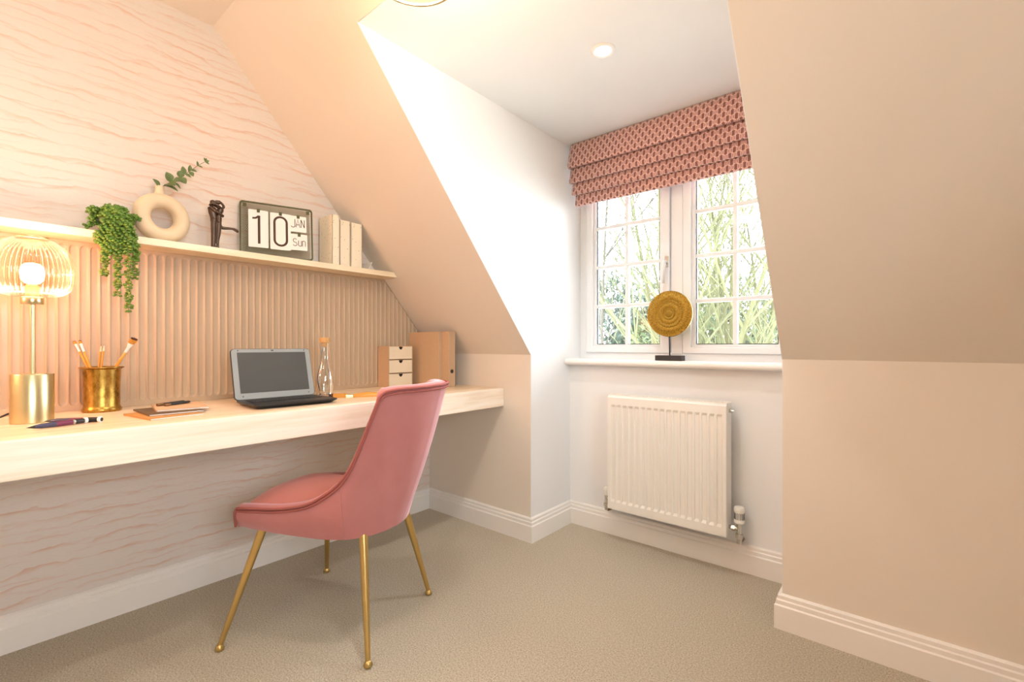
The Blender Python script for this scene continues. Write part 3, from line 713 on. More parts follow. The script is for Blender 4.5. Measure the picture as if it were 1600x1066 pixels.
# notebooks, stack of three, with a pen and pencils on top
def notebook(z, F, ux, uy, sx, sy_, cover, label):
    t = thing('notebook', label, 'notebook', (F[0], F[1], z), atan2(uy, ux), 'notebooks stacked on the desk')
    hh = .0055                                   # local x = along the front edge, local y = towards the wall
    bx('cover', (0, sx, 0, sy_, hh-.0012, hh), cover, t); bx('cover', (0, sx, 0, sy_, 0, .0012), cover, t)
    bx('pages', (.002, sx-.001, .001, sy_-.002, .0012, hh-.0012), 'paper', t)
    bx('spine', (-.0012, .0005, 0, sy_, 0, hh), cover, t)
notebook(DZ, (.490, -1.500), -.02, .143, .15, .20, 'nb_tan', 'tan notebook at the bottom of the stack on the desk')
notebook(DZ+.0056, (.430, -1.490), .00, .15, .15, .20, 'nb_dark', 'dark brown notebook in the middle of the stack')
notebook(DZ+.0112, (.375, -1.458), .02, .142, .145, .185, 'kraft', 'kraft notebook on top of the stack of three')
NBT = DZ+.0168
def slimpen(t, L):
    obj('barrel', quick(lambda m: m.lathe([(.001, 0), (.004, .006), (.0045, .01), (.0045, L*.8)], (0, 0, 0), 12)), 'black_metal', t, smooth=True, autosmooth=.6)
    obj('cap', quick(lambda m: m.lathe([(.0048, L*.8), (.0048, L)], (0, 0, 0), 12)), 'copper', t, smooth=True, autosmooth=.6)
rodthing('slim_pen', (.205, -1.335, NBT+.0052), (.262, -1.432, NBT+.0052), 'slim dark pen with copper end lying left on the kraft notebook', 'pen', slimpen, 'slim pens on the notebooks')
rodthing('slim_pen', (.232, -1.325, NBT+.0052), (.284, -1.415, NBT+.0052), 'slim dark pen with copper end lying right on the kraft notebook', 'pen', slimpen, 'slim pens on the notebooks')

# ------------------------------------------------------------------ laptop
lp = thing('laptop', 'open grey and black laptop on the desk', 'laptop', (.296, -1.041, DZ), radians(-2.6))
LW, LD, LT = .155, .212, .017
b_ = MB()
def rrect(hx0, hx1, hy, r, z, n=5):
    out = []
    for cx_, cy_, a0 in ((hx1-r, hy-r, 0), (hx0+r, hy-r, pi/2), (hx0+r, -hy+r, pi), (hx1-r, -hy+r, 1.5*pi)):
        for k in range(n+1):
            a = a0+pi/2*k/n; out.append((cx_+r*cos(a), cy_+r*sin(a), z))
    return out
rows = [rrect(.012, LD-.022, LW-.014, .02, .0015), rrect(.0, LD, LW, .022, LT-.004), rrect(.0, LD, LW, .022, LT), rrect(.003, LD-.003, LW-.003, .02, LT+.001)]
b_.grid(rows, False, True); L_ = len(rows[0]); b_.f.append(tuple(range(L_))[::-1]); b_.f.append(tuple(range(3*L_, 4*L_)))
base = obj('base', b_, 'black', lp, smooth=True, autosmooth=.5)
for x in (.03, .15):
    for y in (-.12, .10): bx('foot', (x, x+.02, y, y+.02, 0, .003), 'black', lp)
kb = MB()
for r_ in range(5):
    for c_ in range(14):
        x = .035+r_*.0185; y = -.130+c_*.0187; kb.box(x, x+.0155, y, y+.0155, LT+.001, LT+.0035)
obj('keyboard', kb, 'black_metal', lp)['kind'] = 'stuff'
bx('touchpad', (.142, .190, -.045, .035, LT+.001, LT+.0016), 'black_metal', lp)
bx('badge', (LD-.014, LD-.009, -.004, .002, LT+.001, LT+.0016), 'chrome', lp)
TILT = radians(16)
lid = bpy.data.objects.new('screen_lid', None)
def lidm(m): m.xform(Matrix.Translation((.0, 0, LT)) @ Matrix.Rotation(-TILT, 4, 'Y')); return m
SHh = .206
m = MB(); pr_ = [(y, z) for y, z, _ in [(p[0], p[1], 0) for p in rrect(-LW, LW, SHh/2, .016, 0)]]
m.prism([(-.010, p[0], p[1]+SHh/2) for p in rrect(-LW, LW, SHh/2, .014, 0)], (.008, 0, 0))
lid = obj('screen_lid', lidm(m), 'black', lp, bevel=.0015)
m = MB(); m.prism([(-.002, p[0], p[1]+SHh/2) for p in rrect(-LW+.002, LW-.002, SHh/2-.002, .013, 0)], (.0015, 0, 0))
obj('bezel', lidm(m), 'lap_grey', lid)
m = MB(); m.box(-.0006, .0004, -LW+.022, LW-.022, .026, SHh-.016); obj('screen', lidm(m), 'screen', lid)
for y, z in ((-LW+.026, SHh-.008), (LW-.026, SHh-.008), (-LW+.030, .013), (LW-.026, .013)):
    m = MB(); m.box(-.0006, .0006, y-.002, y+.002, z-.0018, z+.0018); obj('screen_bumper', lidm(m), 'black', lid)
m = MB(); m.box(-.0006, .0008, -.005, .004, SHh-.010, SHh-.006); obj('webcam', lidm(m), 'black', lid)

# ------------------------------------------------------------------ carafe
CF = (.281, -.832, DZ)
cf = thing('glass_carafe', 'clear glass carafe with cork stopper behind the laptop', 'carafe', CF)
cp = [(.034, .0), (.037, .004), (.038, .012), (.036, .02), (.0375, .03), (.0405, .055), (.0405, .075), (.036, .105), (.026, .14), (.0195, .165), (.018, .185), (.0185, .215), (.020, .236), (.0205, .238)]
cp = [(p.x*.94, p.y) for p in catmull([(a, b2, 0) for a, b2 in cp], 3)]
obj('glass_body', quick(lambda m: m.lathe([(0, .0)]+cp+[(.0172, .238)]+[(max(.004, r-.002), z) for r, z in cp[::-1] if z > .012]+[(0, .012)], (0, 0, 0), 40, False)), 'clear_glass', cf, smooth=True)
obj('cork_stopper', quick(lambda m: m.lathe([(0, .222), (.0165, .222), (.0180, .24), (.0225, .2405), (.0225, .258), (.0215, .262), (.0, .262)], (0, 0, 0), 32)), 'cork', cf, smooth=True, autosmooth=.6)

# ------------------------------------------------------------------ drawer box
db = thing('drawer_box', 'small cream cardboard box with three drawers at desk end', 'drawer box', (.082, -.312, DZ))
hx, hy = .049, .079
dm = MB(); t_ = .003; H = .223
for dims in ((-hx, hx, -hy, -hy+t_, 0, H), (-hx, hx, hy-t_, hy, 0, H), (-hx, hx, -hy+t_, hy-t_, H-t_, H), (-hx, hx, -hy+t_, hy-t_, 0, t_), (-hx, -hx+t_, -hy+t_, hy-t_, t_, H-t_),
             (-hx+t_, hx-.004, -hy+t_, hy-t_, 2*H/3-.002, 2*H/3+.001), (-hx+t_, hx-.004, -hy+t_, hy-t_, H/3-.002, H/3+.001)): dm.box(*dims)
obj('body', dm, 'kraft', db)
for k in range(3):
    z0 = .004+k*H/3; z1 = z0+H/3-.007; zc = z1
    poly = [(hx-.002, -hy+.0045, z0), (hx-.002, hy-.0045, z0), (hx-.002, hy-.0045, z1)]
    poly += [(hx-.002, .013*cos(a), z1-.016*sin(a)) for a in [pi*i/10 for i in range(11)]]
    poly += [(hx-.002, -hy+.0045, z1)]
    m = MB(); m.prism(poly, (.0022, 0, 0)); dr = obj('drawer', m, 'cream_card', db)
    m = MB(); m.box(-hx+.006, hx-.003, -hy+.006, hy-.006, z0+.001, z0+.003); obj('drawer_tray', m, 'kraft', dr)
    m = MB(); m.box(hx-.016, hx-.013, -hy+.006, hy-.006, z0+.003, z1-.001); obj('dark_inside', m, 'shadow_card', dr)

# ------------------------------------------------------------------ binders
def binder(x0, x1, ya, yb, h, hole, label):
    t = thing('ring_binder', label, 'ring binder', ((x0+x1)/2, (ya+yb)/2, DZ), group='binders at the desk end')
    X, Yh = (x1-x0)/2, (yb-ya)/2
    bx('cover', (-X, X, -Yh, -Yh+.003, 0, h), 'kraft', t); bx('cover', (-X, X, Yh-.003, Yh, 0, h), 'kraft', t)
    sp_ = bx('spine', (X-.003, X, -Yh+.003, Yh-.003, 0, h), 'kraft_edge', t)
    bx('paper_block', (-X+.02, X-.03, -Yh+.006, Yh-.006, .004, h-.012), 'paper', t)
    if hole:
        m = MB(); m.tube([(X-.001, 0, .085), (X+.0008, 0, .085)], .011, 24); obj('finger_hole', m, 'black', sp_)
binder(.035, .292, -.182, -.157, .302, False, 'kraft binder with its broad side showing, nearest the drawer box')
binder(.060, .345, -.155, -.109, .303, True, 'kraft binder with a black finger hole in its spine')

# ------------------------------------------------------------------ flat brush lying behind the chair
def bigbrush(t, L):
    m = MB(); m.lathe([(.0055, 0), (.011, L*.12), (.014, L*.3), (.008, L*.5), (.006, L*.55)], (0, 0, 0), 14); m.xform(Matrix.Diagonal((.5, 1.2, 1, 1))); obj('handle', m, 'orange_wood', t, smooth=True)
    m = MB(); m.lathe([(.0065, L*.55), (.010, L*.68)], (0, 0, 0), 14); m.xform(Matrix.Diagonal((.5, 1.2, 1, 1))); obj('ferrule', m, 'brass', t, smooth=True, autosmooth=.6)
    m = MB(); m.lathe([(.010, L*.68), (.011, L*.92)], (0, 0, 0), 14); m.xform(Matrix.Diagonal((.5, 1.2, 1, 1))); obj('bristles', m, 'bristle', t, smooth=True, autosmooth=.6)
    m = MB(); m.lathe([(.011, L*.92), (.009, L)], (0, 0, 0), 14); m.xform(Matrix.Diagonal((.5, 1.2, 1, 1))); obj('bristle_tips', m, 'dark_bristle', t, smooth=True, autosmooth=.6)
rodthing('flat_paintbrush', (.455, -.655, DZ+.0075), (.335, -.842, DZ+.0065), 'flat paintbrush with orange handle lying on desk between laptop and chair', 'paintbrush', bigbrush)

# ------------------------------------------------------------------ things on the shelf
SZ = SZ1
# trailing plant
PL = Vector((.088, -1.522, SZ))
pl = thing('trailing_plant', 'trailing green succulent spilling over the shelf edge', 'potted plant', PL)
obj('pot', quick(lambda m: m.lathe([(0, 0), (.034, 0), (.045, .06), (.047, .062), (.043, .062), (.041, .055), (0, .054)], (0, 0, 0), 28, False)), 'pot', pl, smooth=True, autosmooth=.7)
rnd = random.Random(3)
def leaf_blob(m, c, d, L, w):
    d = Vector(d).normalized(); a = d.orthogonal().normalized(); b2 = d.cross(a)
    c = Vector(c); k = len(m.v); n = 5
    ringp = [(.12, .35), (.45, .95), (.8, .8)]
    m.v.append(tuple(c))
    for t, r in ringp:
        for q in range(n):
            an = 2*pi*q/n; m.v.append(tuple(c+d*L*t+(a*cos(an)+b2*sin(an))*w*r))
    m.v.append(tuple(c+d*L))
    for q in range(n):
        q2 = (q+1) % n; m.f.append((k, k+1+q2, k+1+q))
        for i in range(2): m.f.append((k+1+i*n+q, k+1+i*n+q2, k+1+(i+1)*n+q2, k+1+(i+1)*n+q))
        m.f.append((k+1+2*n+q, k+1+2*n+q2, k+1+3*n))
def strand(pts, step=.0088, Lr=(.013, .018)):
    path = catmull(pts, 8); st = MB(); st.tube(path, .0012, 5); lm = MB()
    acc = 0; ang = rnd.random()*6
    for i in range(1, len(path)):
        seg = path[i]-path[i-1]; n = max(1, int(round(seg.length/step)))
        tdir = seg.normalized(); a = tdir.orthogonal().normalized(); b2 = tdir.cross(a)
        for k in range(n):
            p = path[i-1]+seg*(k/n); ang += 2.4
            for e in (0, pi):
                an = ang+e+rnd.uniform(-.3, .3); dr = a*cos(an)+b2*sin(an)+tdir*.35
                leaf_blob(lm, p, dr, rnd.uniform(*Lr), rnd.uniform(.0046, .0060))
    so_ = obj('strand', st, 'succulent_stem', pl); obj('leaves', lm, 'succulent', so_, smooth=True, kind='stuff')
# x forward (room), y along the shelf, z up ; relative to the pot base
ends = [(-.050, -.02), (-.030, -.152), (-.026, -.07), (-.012, -.08), (.000, -.222), (.014, -.07), (.028, -.278), (.048, -.155), (.052, -.09), (.032, -.06), (-.045, -.04), (.044, -.05), (-.034, -.10)]
for ye, ze in ends:
    y0_ = ye*.5+rnd.uniform(-.008, .008); out = .062+rnd.uniform(0, .018)
    strand([(rnd.uniform(-.01, .01), y0_*.5, .055), (.03, y0_*.8, .085+rnd.uniform(-.01, .012)), (out-.004, y0_, .045), (out+.012, ye*.85, -.005 if ze < -.03 else .0), (out+.010, ye, (ze-.02)*.5), (out+.006, ye+rnd.uniform(-.004, .004), ze)])
for k in range(26):   # short shoots filling the crown
    a = rnd.uniform(0, 2*pi); r_ = rnd.uniform(0, .05)
    c_ = Vector((r_*cos(a)*.8+.012, r_*sin(a)*1.15, .062)); e = c_+Vector((rnd.uniform(.0, .03), rnd.uniform(-.022, .022), rnd.uniform(-.012, .034)*(1.2-r_/.05)))
    strand([c_+Vector((0, 0, -.01)), (c_+e)/2+Vector((0, 0, .012)), e], Lr=(.012, .016))
for y1, z1 in ((-.078, .004), (-.066, .03), (-.07, .055)): strand([(.0, -.03, .05), (.02, -.05, z1+.03), (.035, y1, z1+.008)], Lr=(.010, .014))

# ring vase and eucalyptus
VA = Vector((.085, -1.377, SZ))
va = thing('ring_vase', 'matte beige ring shaped ceramic vase on the shelf', 'vase', VA, radians(8))
RM, rmn = .0655, .027
rows = []
for i in range(64):
    a = 2*pi*i/64; rows.append([((rmn*1.15*sin(2*pi*j/28)), (RM+rmn*cos(2*pi*j/28))*cos(a), .0925+(RM+rmn*cos(2*pi*j/28))*sin(a)) for j in range(28)])
m = MB(); m.grid(rows, True, True); obj('ring_body', m, 'ceramic', va, smooth=True)
nk = [(.020, .172), (.0165, .184), (.0140, .194), (.0135, .205), (.0145, .212), (.0125, .212), (.0110, .204), (.0115, .19)]
obj('neck', quick(lambda m: m.lathe(nk, (0, -.007, 0), 32, False)), 'ceramic', va, smooth=True, autosmooth=1.0)
eu = thing('eucalyptus_stem', 'single eucalyptus stem leaning right out of the ring vase', 'plant stem', VA+Vector((0, -.007, .200)))
stem = catmull([(0, 0, -.01), (.004, .006, .010), (.012, .032, .034), (.010, .066, .066), (.006, .094, .094), (.004, .122, .124), (.002, .150, .150), (.0, .158, .156)], 6)
obj('stem', quick(lambda m: m.tube(stem, [.0016*(1-.6*i/(len(stem)-1)) for i in range(len(stem))], 6)), 'euc_stem', eu)
def euleaf(p, d, nrm, L, W):
    L *= 1.22; W *= 1.42; d = Vector(d).normalized(); nrm = Vector(nrm); nrm = (nrm-d*nrm.dot(d)).normalized(); s_ = d.cross(nrm); m = MB(); rows = []
    for i in range(9):
        t = i/8; w = W*(sin(pi*min(1, t*1.0))**.75)*(1-.15*t) if 0 < i < 8 else .0004
        c_ = Vector(p)+d*L*t+nrm*(.10*L*sin(pi*t))
        rows.append([c_-s_*w+nrm*w*.25, c_-s_*w*.5+nrm*w*.06, c_, c_+s_*w*.5+nrm*w*.06, c_+s_*w+nrm*w*.25])
    m.grid(rows); k = len(rows)
    m.grid([[q-nrm*.0007 for q in r] for r in rows][::-1]); obj('leaf', m, 'euc', eu, smooth=True, recalc=False)
euleaf((0, 0, .006), (.35, -.7, .75), (.8, .3, .4), .030, .009)
euleaf((.006, .012, .016), (.5, .8, -.35), (.6, .1, .8), .040, .010)
euleaf((.010, .022, .026), (.75, .35, -.25), (.85, -.2, .4), .032, .017)
euleaf((.010, .030, .034), (.2, -.35, .9), (.9, .2, .3), .030, .013)
euleaf((.010, .036, .038), (.3, .75, -.7), (.8, .4, .5), .030, .006)
euleaf((.010, .038, .040), (.7, .9, .1), (.6, -.4, .6), .028, .012)
euleaf((.010, .060, .060), (.3, .1, .95), (.9, .1, -.2), .022, .010)
euleaf((.010, .058, .058), (.5, .6, -.65), (.9, -.1, .4), .028, .0115)
euleaf((.008, .072, .074), (.2, -.05, 1), (.9, .3, 0), .026, .0085)
euleaf((.008, .078, .080), (.4, .8, -.5), (.8, -.2, .5), .020, .005)
euleaf((.006, .092, .092), (.2, .15, 1), (.9, .3, 0), .022, .006)
euleaf((.006, .094, .093), (.3, .6, -.8), (.9, 0, .3), .018, .007)
euleaf((.005, .100, .100), (.3, .9, -.1), (.8, -.2, .6), .016, .006)
euleaf((.004, .122, .124), (.2, -.1, 1), (.9, .3, 0), .015, .0035)
euleaf((.004, .124, .125), (.2, 1, -.2), (.9, 0, .3), .013, .003)
for d in ((.1, -.3, 1), (.1, .3, 1), (.2, 1, .5), (.1, 1, -.5)): euleaf((.001, .150, .150), d, (.9, .2, .1), .013, .003)

# embracing couple figurine (voxel-fused)
SC = Vector((.118, -1.212, SZ))
m = MB()
def tb(p, r, n=10): m.tube(catmull(p, 5), [x for x in [v.x for v in catmull([(a, 0, 0) for a in r], 5)]], n)
def bl(c, r, sc=(1, 1, 1)): m.ball(c, r, 12, 9, sc)
# man (left): legs, torso, head ; local y = along the shelf, z up
for x in (-.007, .007):
    tb([(x, -.003, .006), (x, -.002, .05), (x*.9, -.002, .09), (x*.7, 0, .118)], [.0062, .0068, .0078, .0095])
    m.ball((x, .004, .005), .007, 10, 8, (.75, 1.7, .72))
tb([(0, 0, .108), (0, -.001, .125), (0, -.004, .145), (0, -.007, .163)], [.0115, .0115, .0135, .0115])
bl((0, -.010, .158), .0105, (1.45, .9, .8))
tb([(0, -.008, .165), (0, -.006, .176)], [.006, .005]); bl((0, -.004, .184), .0092, (.9, 1, 1.1))
for s_ in (-1, 1): tb([(s_*.014, -.010, .160), (s_*.016, .002, .147), (s_*.012, .018, .138), (s_*.004, .027, .134)], [.0056, .005, .0044, .004])
# woman (right): torso leaning in, head, arms up round the neck, legs with one kicked back
tb([(0, .013, .098), (0, .014, .118), (0, .015, .140), (0, .018, .158), (0, .017, .168)], [.0085, .0085, .0078, .0105, .006])
bl((0, .009, .186), .0088, (.9, 1, 1.1)); bl((0, .014, .188), .0075)
for s_ in (-1, 1): tb([(s_*.009, .018, .163), (s_*.013, .008, .173), (s_*.011, -.006, .176), (s_*.004, -.013, .172)], [.005, .0045, .004, .0036])
tb([(0, .020, .163), (0, .028, .172), (0, .022, .185), (0, .012, .193)], [.0052, .0046, .0044, .005])
tb([(.005, .013, .105), (.005, .013, .07), (.004, .010, .035), (.004, .010, .010)], [.0085, .0072, .0052, .004])
tb([(-.004, .014, .100), (-.004, .022, .088), (-.004, .045, .089), (-.004, .058, .089)], [.008, .0068, .0052, .0044])
tb([(-.004, .056, .090), (-.004, .066, .084), (-.004, .072, .077)], [.0052, .0062, .0035])
m.xform(Matrix.Diagonal((1.1, 1.18, 1, 1))); fg = obj('couple_figurine', m, 'bronze', loc=SC); fg.rotation_euler = (0, 0, radians(-12))
md = fg.modifiers.new('fuse', 'REMESH'); md.mode = 'VOXEL'; md.voxel_size = .0016; md.use_smooth_shade = True
md = fg.modifiers.new('soften', 'SMOOTH'); md.factor = .5; md.iterations = 3
tag(fg, 'dark bronze figurine of an embracing couple on the shelf', 'figurine')

# desk calendar on perforated olive board, turned towards the window and leaning on the wall
A = Vector((.050, -1.094, SZ)); B = Vector((.140, -.812, SZ)); W_ = (B-A).length; H_ = .247
ca = thing('flip_calendar', 'olive perforated metal calendar board reading 10 JAN Sun', 'calendar', (A+B)/2, atan2(B.y-A.y, B.x-A.x)-pi/2)
LEAN = radians(7)
def cal(m): m.xform(Matrix.Rotation(-LEAN, 4, 'Y')); return m     # local: y along the board, z up, +x to the room
hw_ = W_/2
m = MB(); r_ = .0031; hexr = r_*2/sqrt(3)*1.0
ny_ = int((W_-.012)/(r_*2)); nz_ = int((H_-.012)/(hexr*1.5))
for j in range(nz_):
    for i in range(ny_ - (j % 2)):
        cy_ = -hw_+.006+r_*(1+(j % 2))+i*2*r_; cz_ = .006+hexr+j*hexr*1.5
        k = len(m.v)
        for R_ in (hexr, hexr*.68):
            for q in range(6):
                a = pi/6+pi/3*q; m.v.append((0, cy_+R_*cos(a), cz_+R_*sin(a)))
        for q in range(6): m.f.append((k+q, k+(q+1) % 6, k+6+(q+1) % 6, k+6+q))
obj('perforated_sheet', cal(m), 'olive_metal', ca, kind='stuff')
def outline(hy0, hy1, z0, z1, rr, n=5):
    out = []
    for cy_, cz_, a0 in ((hy1-rr, z1-rr, 0), (hy0+rr, z1-rr, pi/2), (hy0+rr, z0+rr, pi), (hy1-rr, z0+rr, 1.5*pi)):
        for k in range(n+1):
            a = a0+pi/2*k/n; out.append((cy_+rr*cos(a), cz_+rr*sin(a)))
    return out
o1 = outline(-hw_, hw_, 0, H_, .014); o2 = outline(-hw_+.007, hw_-.007, .007, H_-.007, .010)
m = MB(); m.grid([[(.002, y, z) for y, z in o1], [(.002, y, z) for y, z in o2], [(-.002, y, z) for y, z in o2], [(-.002, y, z) for y, z in o1]], True, True)
obj('frame', cal(m), 'olive_metal', ca)
m = MB()
for y, z in ((-hw_+.020, H_-.018), (hw_-.020, H_-.018)): m.box(-.001, .002, y-.007, y+.007, z-.008, z+.008)
obj('corner_tabs', cal(m), 'olive_metal', ca)
def card(y0, y1, z0, z1, x=.003):
    m = MB(); m.prism([(x, y, z) for y, z in outline(y0, y1, z0, z1, .004)], (.0012, 0, 0)); c_ = obj('card', cal(m), 'paper', ca)
    ym = (y0+y1)/2; m = MB(); m.box(x-.001, x+.004, ym-.006, ym+.006, z1-.011, z1+.004); obj('hook', cal(m), 'olive_metal', c_)
    return c_, x+.0014
def stroke(m, pts, w, x, closed=False):
    n = len(pts); P = [Vector((p[0], p[1])) for p in pts]; rows = []
    for i in range(n):
        pa = P[(i-1) % n] if (closed or i > 0) else P[i]; pb = P[(i+1) % n] if (closed or i < n-1) else P[i]
        d1 = (P[i]-pa).normalized() if (P[i]-pa).length > 0 else None; d2 = (pb-P[i]).normalized() if (pb-P[i]).length > 0 else None
        d1 = d1 or d2; d2 = d2 or d1; n1 = Vector((-d1.y, d1.x)); n2 = Vector((-d2.y, d2.x)); mm = (n1+n2)/max(.35, 1+n1.dot(n2))
        rows.append([(x, *(P[i]-mm*w/2)), (x, *(P[i]+mm*w/2))])
    m.grid(rows, closed, False)
def ell(cy_, cz_, a, b2, t0, t1, n=12): return [(cy_+a*cos(t0+(t1-t0)*i/n), cz_+b2*sin(t0+(t1-t0)*i/n)) for i in range(n+1)]
def ink(m, c_): obj('print', cal(m), 'ink', c_, recalc=False)
U, V_ = W_/.300, H_/.247
yc = lambda y: -hw_+y*U
zc = lambda z: z*V_
# digit 1
c1_, x1_ = card(yc(.034), yc(.113), zc(.040), zc(.210))
m = MB(); y_ = yc(.076); stroke(m, [(y_, zc(.057)), (y_, zc(.185))], .010, x1_); stroke(m, [(y_-.026, zc(.171)), (y_-.012, zc(.173)), (y_-.001, zc(.183))], .008, x1_); ink(m, c1_)
# digit 0
c0_, x0_ = card(yc(.120), yc(.205), zc(.038), zc(.208), .0036)
m = MB(); a_ = .025; y_ = yc(.163); zz0, zz1 = zc(.058), zc(.190)
stroke(m, ell(y_, zz1-a_, a_, a_, 0, pi)+ell(y_, zz0+a_, a_, a_, pi, 2*pi), .0095, x0_, True); ink(m, c0_)
# JAN
cj, xj = card(yc(.202), yc(.272), zc(.130), zc(.205), .0044)
m = MB(); w_ = .0032; zt_, zb_ = zc(.190), zc(.152); 
y_ = yc(.213); stroke(m, [(y_+.010, zt_), (y_+.010, zb_+.008)]+ell(y_+.002, zb_+.007, .008, .008, 0, -pi*.9, 8), w_, xj)
y_ = yc(.227); stroke(m, [(y_, zb_), (y_+.0085, zt_), (y_+.017, zb_)], w_, xj); stroke(m, [(y_+.003, zb_+.012), (y_+.014, zb_+.012)], w_*.9, xj+.0001)
y_ = yc(.249); stroke(m, [(y_, zb_), (y_, zt_)], w_, xj); stroke(m, [(y_, zt_), (y_+.014, zb_)], w_, xj+.0001); stroke(m, [(y_+.014, zb_), (y_+.014, zt_)], w_, xj); ink(m, cj)
# Sun
cs, xs_ = card(yc(.205), yc(.275), zc(.044), zc(.120), .0044)
m = MB(); zt_, zb_ = zc(.098), zc(.064); y_ = yc(.222); w_ = .0028
stroke(m, ell(y_, zt_-.0085, .0075, .0085, pi*.15, pi*1.5, 12)+ell(y_, zb_+.0085, .0085, .0085, pi*.5, -pi*.85, 12)[1:], w_, xs_)
y_ = yc(.237); stroke(m, [(y_, zb_+.026), (y_, zb_+.006)]+ell(y_+.006, zb_+.006, .006, .006, pi, 2*pi, 8), w_, xs_); stroke(m, [(y_+.012, zb_), (y_+.012, zb_+.026)], w_, xs_+.0001)
y_ = yc(.254); stroke(m, [(y_, zb_), (y_, zb_+.026)], w_, xs_); stroke(m, [(y_, zb_+.012)]+ell(y_+.006, zb_+.020, .006, .006, pi, 0, 8)+[(y_+.012, zb_)], w_, xs_+.0001); ink(m, cs)

# three speckled books, spines to the room
def book(y0, y1, x1, h, label):
    t = thing('book', label, 'book', (x1-.06, (y0+y1)/2, SZ), group='speckled books at the shelf end')
    d, hw2 = .06, (y1-y0)/2-.0006
    bx('cover', (-d, d, -hw2, -hw2+.003, 0, h), 'speckle', t); bx('cover', (-d, d, hw2-.003, hw2, 0, h), 'speckle', t)
    bx('spine', (d-.003, d, -hw2, hw2, 0, h), 'speckle', t, bevel=.001); bx('pages', (-d+.004, d-.004, -hw2+.003, hw2-.003, .004, h-.004), 'paper', t)
book(-.720, -.679, .140, .240, 'tallest speckled cream book next to the calendar')
book(-.678, -.622, .140, .222, 'speckled cream book in the middle of the three')
book(-.620, -.556, .140, .220, 'speckled cream book nearest the roof slope')
tag(bx('small_card', (0, .10, -.001, .001, 0, .045), 'paper', origin=(0, 0, 0)), 'small pale card slanting beside the last book', 'card')
sc_ = bpy.data.objects['small_card']; sc_.location = (.03, -.512, SZ+.0007); sc_.rotation_euler = (radians(-28), 0, 0)

# ------------------------------------------------------------------ sculpture on the sill
SILL = NZ+.033
ds = thing('disc_sculpture', 'gold beaten disc on a black stand on the window sill', 'sculpture', (1.358, .382, SILL))
bx('plinth', (-.066, .066, -.024, .024, 0, .026), 'black_metal', ds, bevel=.0015)
obj('rod', quick(lambda m: m.tube([(0, 0, .024), (-.003, 0, .13)], .0032, 10)), 'black', ds, smooth=True)
RD = .113; prof = [(0, .0)]
rr = [0, .014, .018, .026, .030, .038, .048, .052, .064, .068, .078, .090, .094, .110, .113]
hh_ = [.010, .011, .008, .010, .0065, .009, .010, .007, .009, .006, .0085, .0085, .006, .007, .004]
m = MB(); nA = 72
rows = [[(r*cos(2*pi*k/nA), -h_, r*sin(2*pi*k/nA)) for k in range(nA)] for r, h_ in zip([.0005]+rr[1:], hh_)]
rows += [[(r*cos(2*pi*k/nA), h_, r*sin(2*pi*k/nA)) for k in range(nA)] for r, h_ in zip(([.0005]+rr[1:])[::-1], hh_[::-1])]
m.grid(rows, False, True); obj('gold_disc', m, 'gold_disc', ds, smooth=True, autosmooth=.8).location = (-.002, 0, 1.152-SILL)

# ------------------------------------------------------------------ chair
ch = thing('velvet_chair', 'dusty pink velvet chair with slim gold legs at the desk', 'chair', (.646, -.97, 0), atan2(-.424, -.906))
Bc = [(.262, .196, .379), (.18, .199, .375), (.10, .201, .372), (0, .201, .370), (-.08, .198, .369), (-.15, .182, .369), (-.185, .158, .369), (-.208, .135, .369), (-.225, .11, .370), (-.238, .085, .370), (-.247, .055, .371), (-.253, .028, .371), (-.255, 0, .371)]
Tc = [(.247, .212, .442), (.165, .218, .449), (.065, .222, .459), (-.037, .224, .482), (-.108, .226, .520), (-.166, .226, .566), (-.203, .225, .618), (-.242, .223, .702), (-.278, .221, .786), (-.302, .215, .840), (-.330, .182, .853), (-.390, .088, .856), (-.408, 0, .857)]
def full(c):
    h = catmull(c, 6); return h+[Vector((p.x, -p.y, p.z)) for p in h[-2::-1]]
Bf, Tf = full(Bc), full(Tc); NP = len(Bf)
def plan_in(c):
    out = []
    for i in range(len(c)):
        t = c[min(i+1, len(c)-1)]-c[max(i-1, 0)]; t.z = 0; t.normalize(); out.append(Vector((t.y, -t.x, 0)))
    return out
nin = plan_in(Tf)
if nin[0].y > 0: nin = [-n_ for n_ in nin]
nbi = plan_in(Bf)
if nbi[0].y > 0: nbi = [-n_ for n_ in nbi]
TH = .044
NR = 14
rows = []
for i in range(NP):
    b0, t0 = Bf[i], Tf[i]; r = []
    rise = max(0, min(1, (t0.z-.5)/.3))
    for k in range(NR+1):
        t = k/NR; p = b0.lerp(t0, t)-nin[i]*(.010*sin(pi*t))
        p.x -= .012*rise*sin(pi*t)*0
        r.append(p)
    # rounded rim then inner face
    up = Vector((0, 0, 1)); tng = (Tf[min(i+1, NP-1)]-Tf[max(i-1, 0)]).normalized()
    rim_n = tng.cross(nin[i]); rim_n = rim_n if rim_n.z > 0 else -rim_n
    TH = .042+.016*max(0, min(1, (t0.z-.80)/.045))
    for q in range(1, 8):
        a = pi*q/8; r.append(t0+nin[i]*(TH/2)*(1-cos(a))+rim_n*(.014*sin(a)))
    ti = t0+nin[i]*TH
    bi = Vector((b0.x, b0.y, .415))+nbi[i]*(TH+.004)
    for k in range(0, 9):
        t = k/8; p = ti.lerp(bi, t)-nin[i]*(.006*sin(pi*t)); r.append(p)
    rows.append(r)
m = MB(); m.grid(rows)
for e in (0, NP-1): m.f.append(tuple(range(e*len(rows[0]), (e+1)*len(rows[0]))))
shell = obj('shell', m, 'velvet', ch, smooth=True, autosmooth=1.2)
def off_curve(c, nn, o_, z_=0): return [p-n_*o_+Vector((0, 0, z_)) for p, n_ in zip(c, nn)]
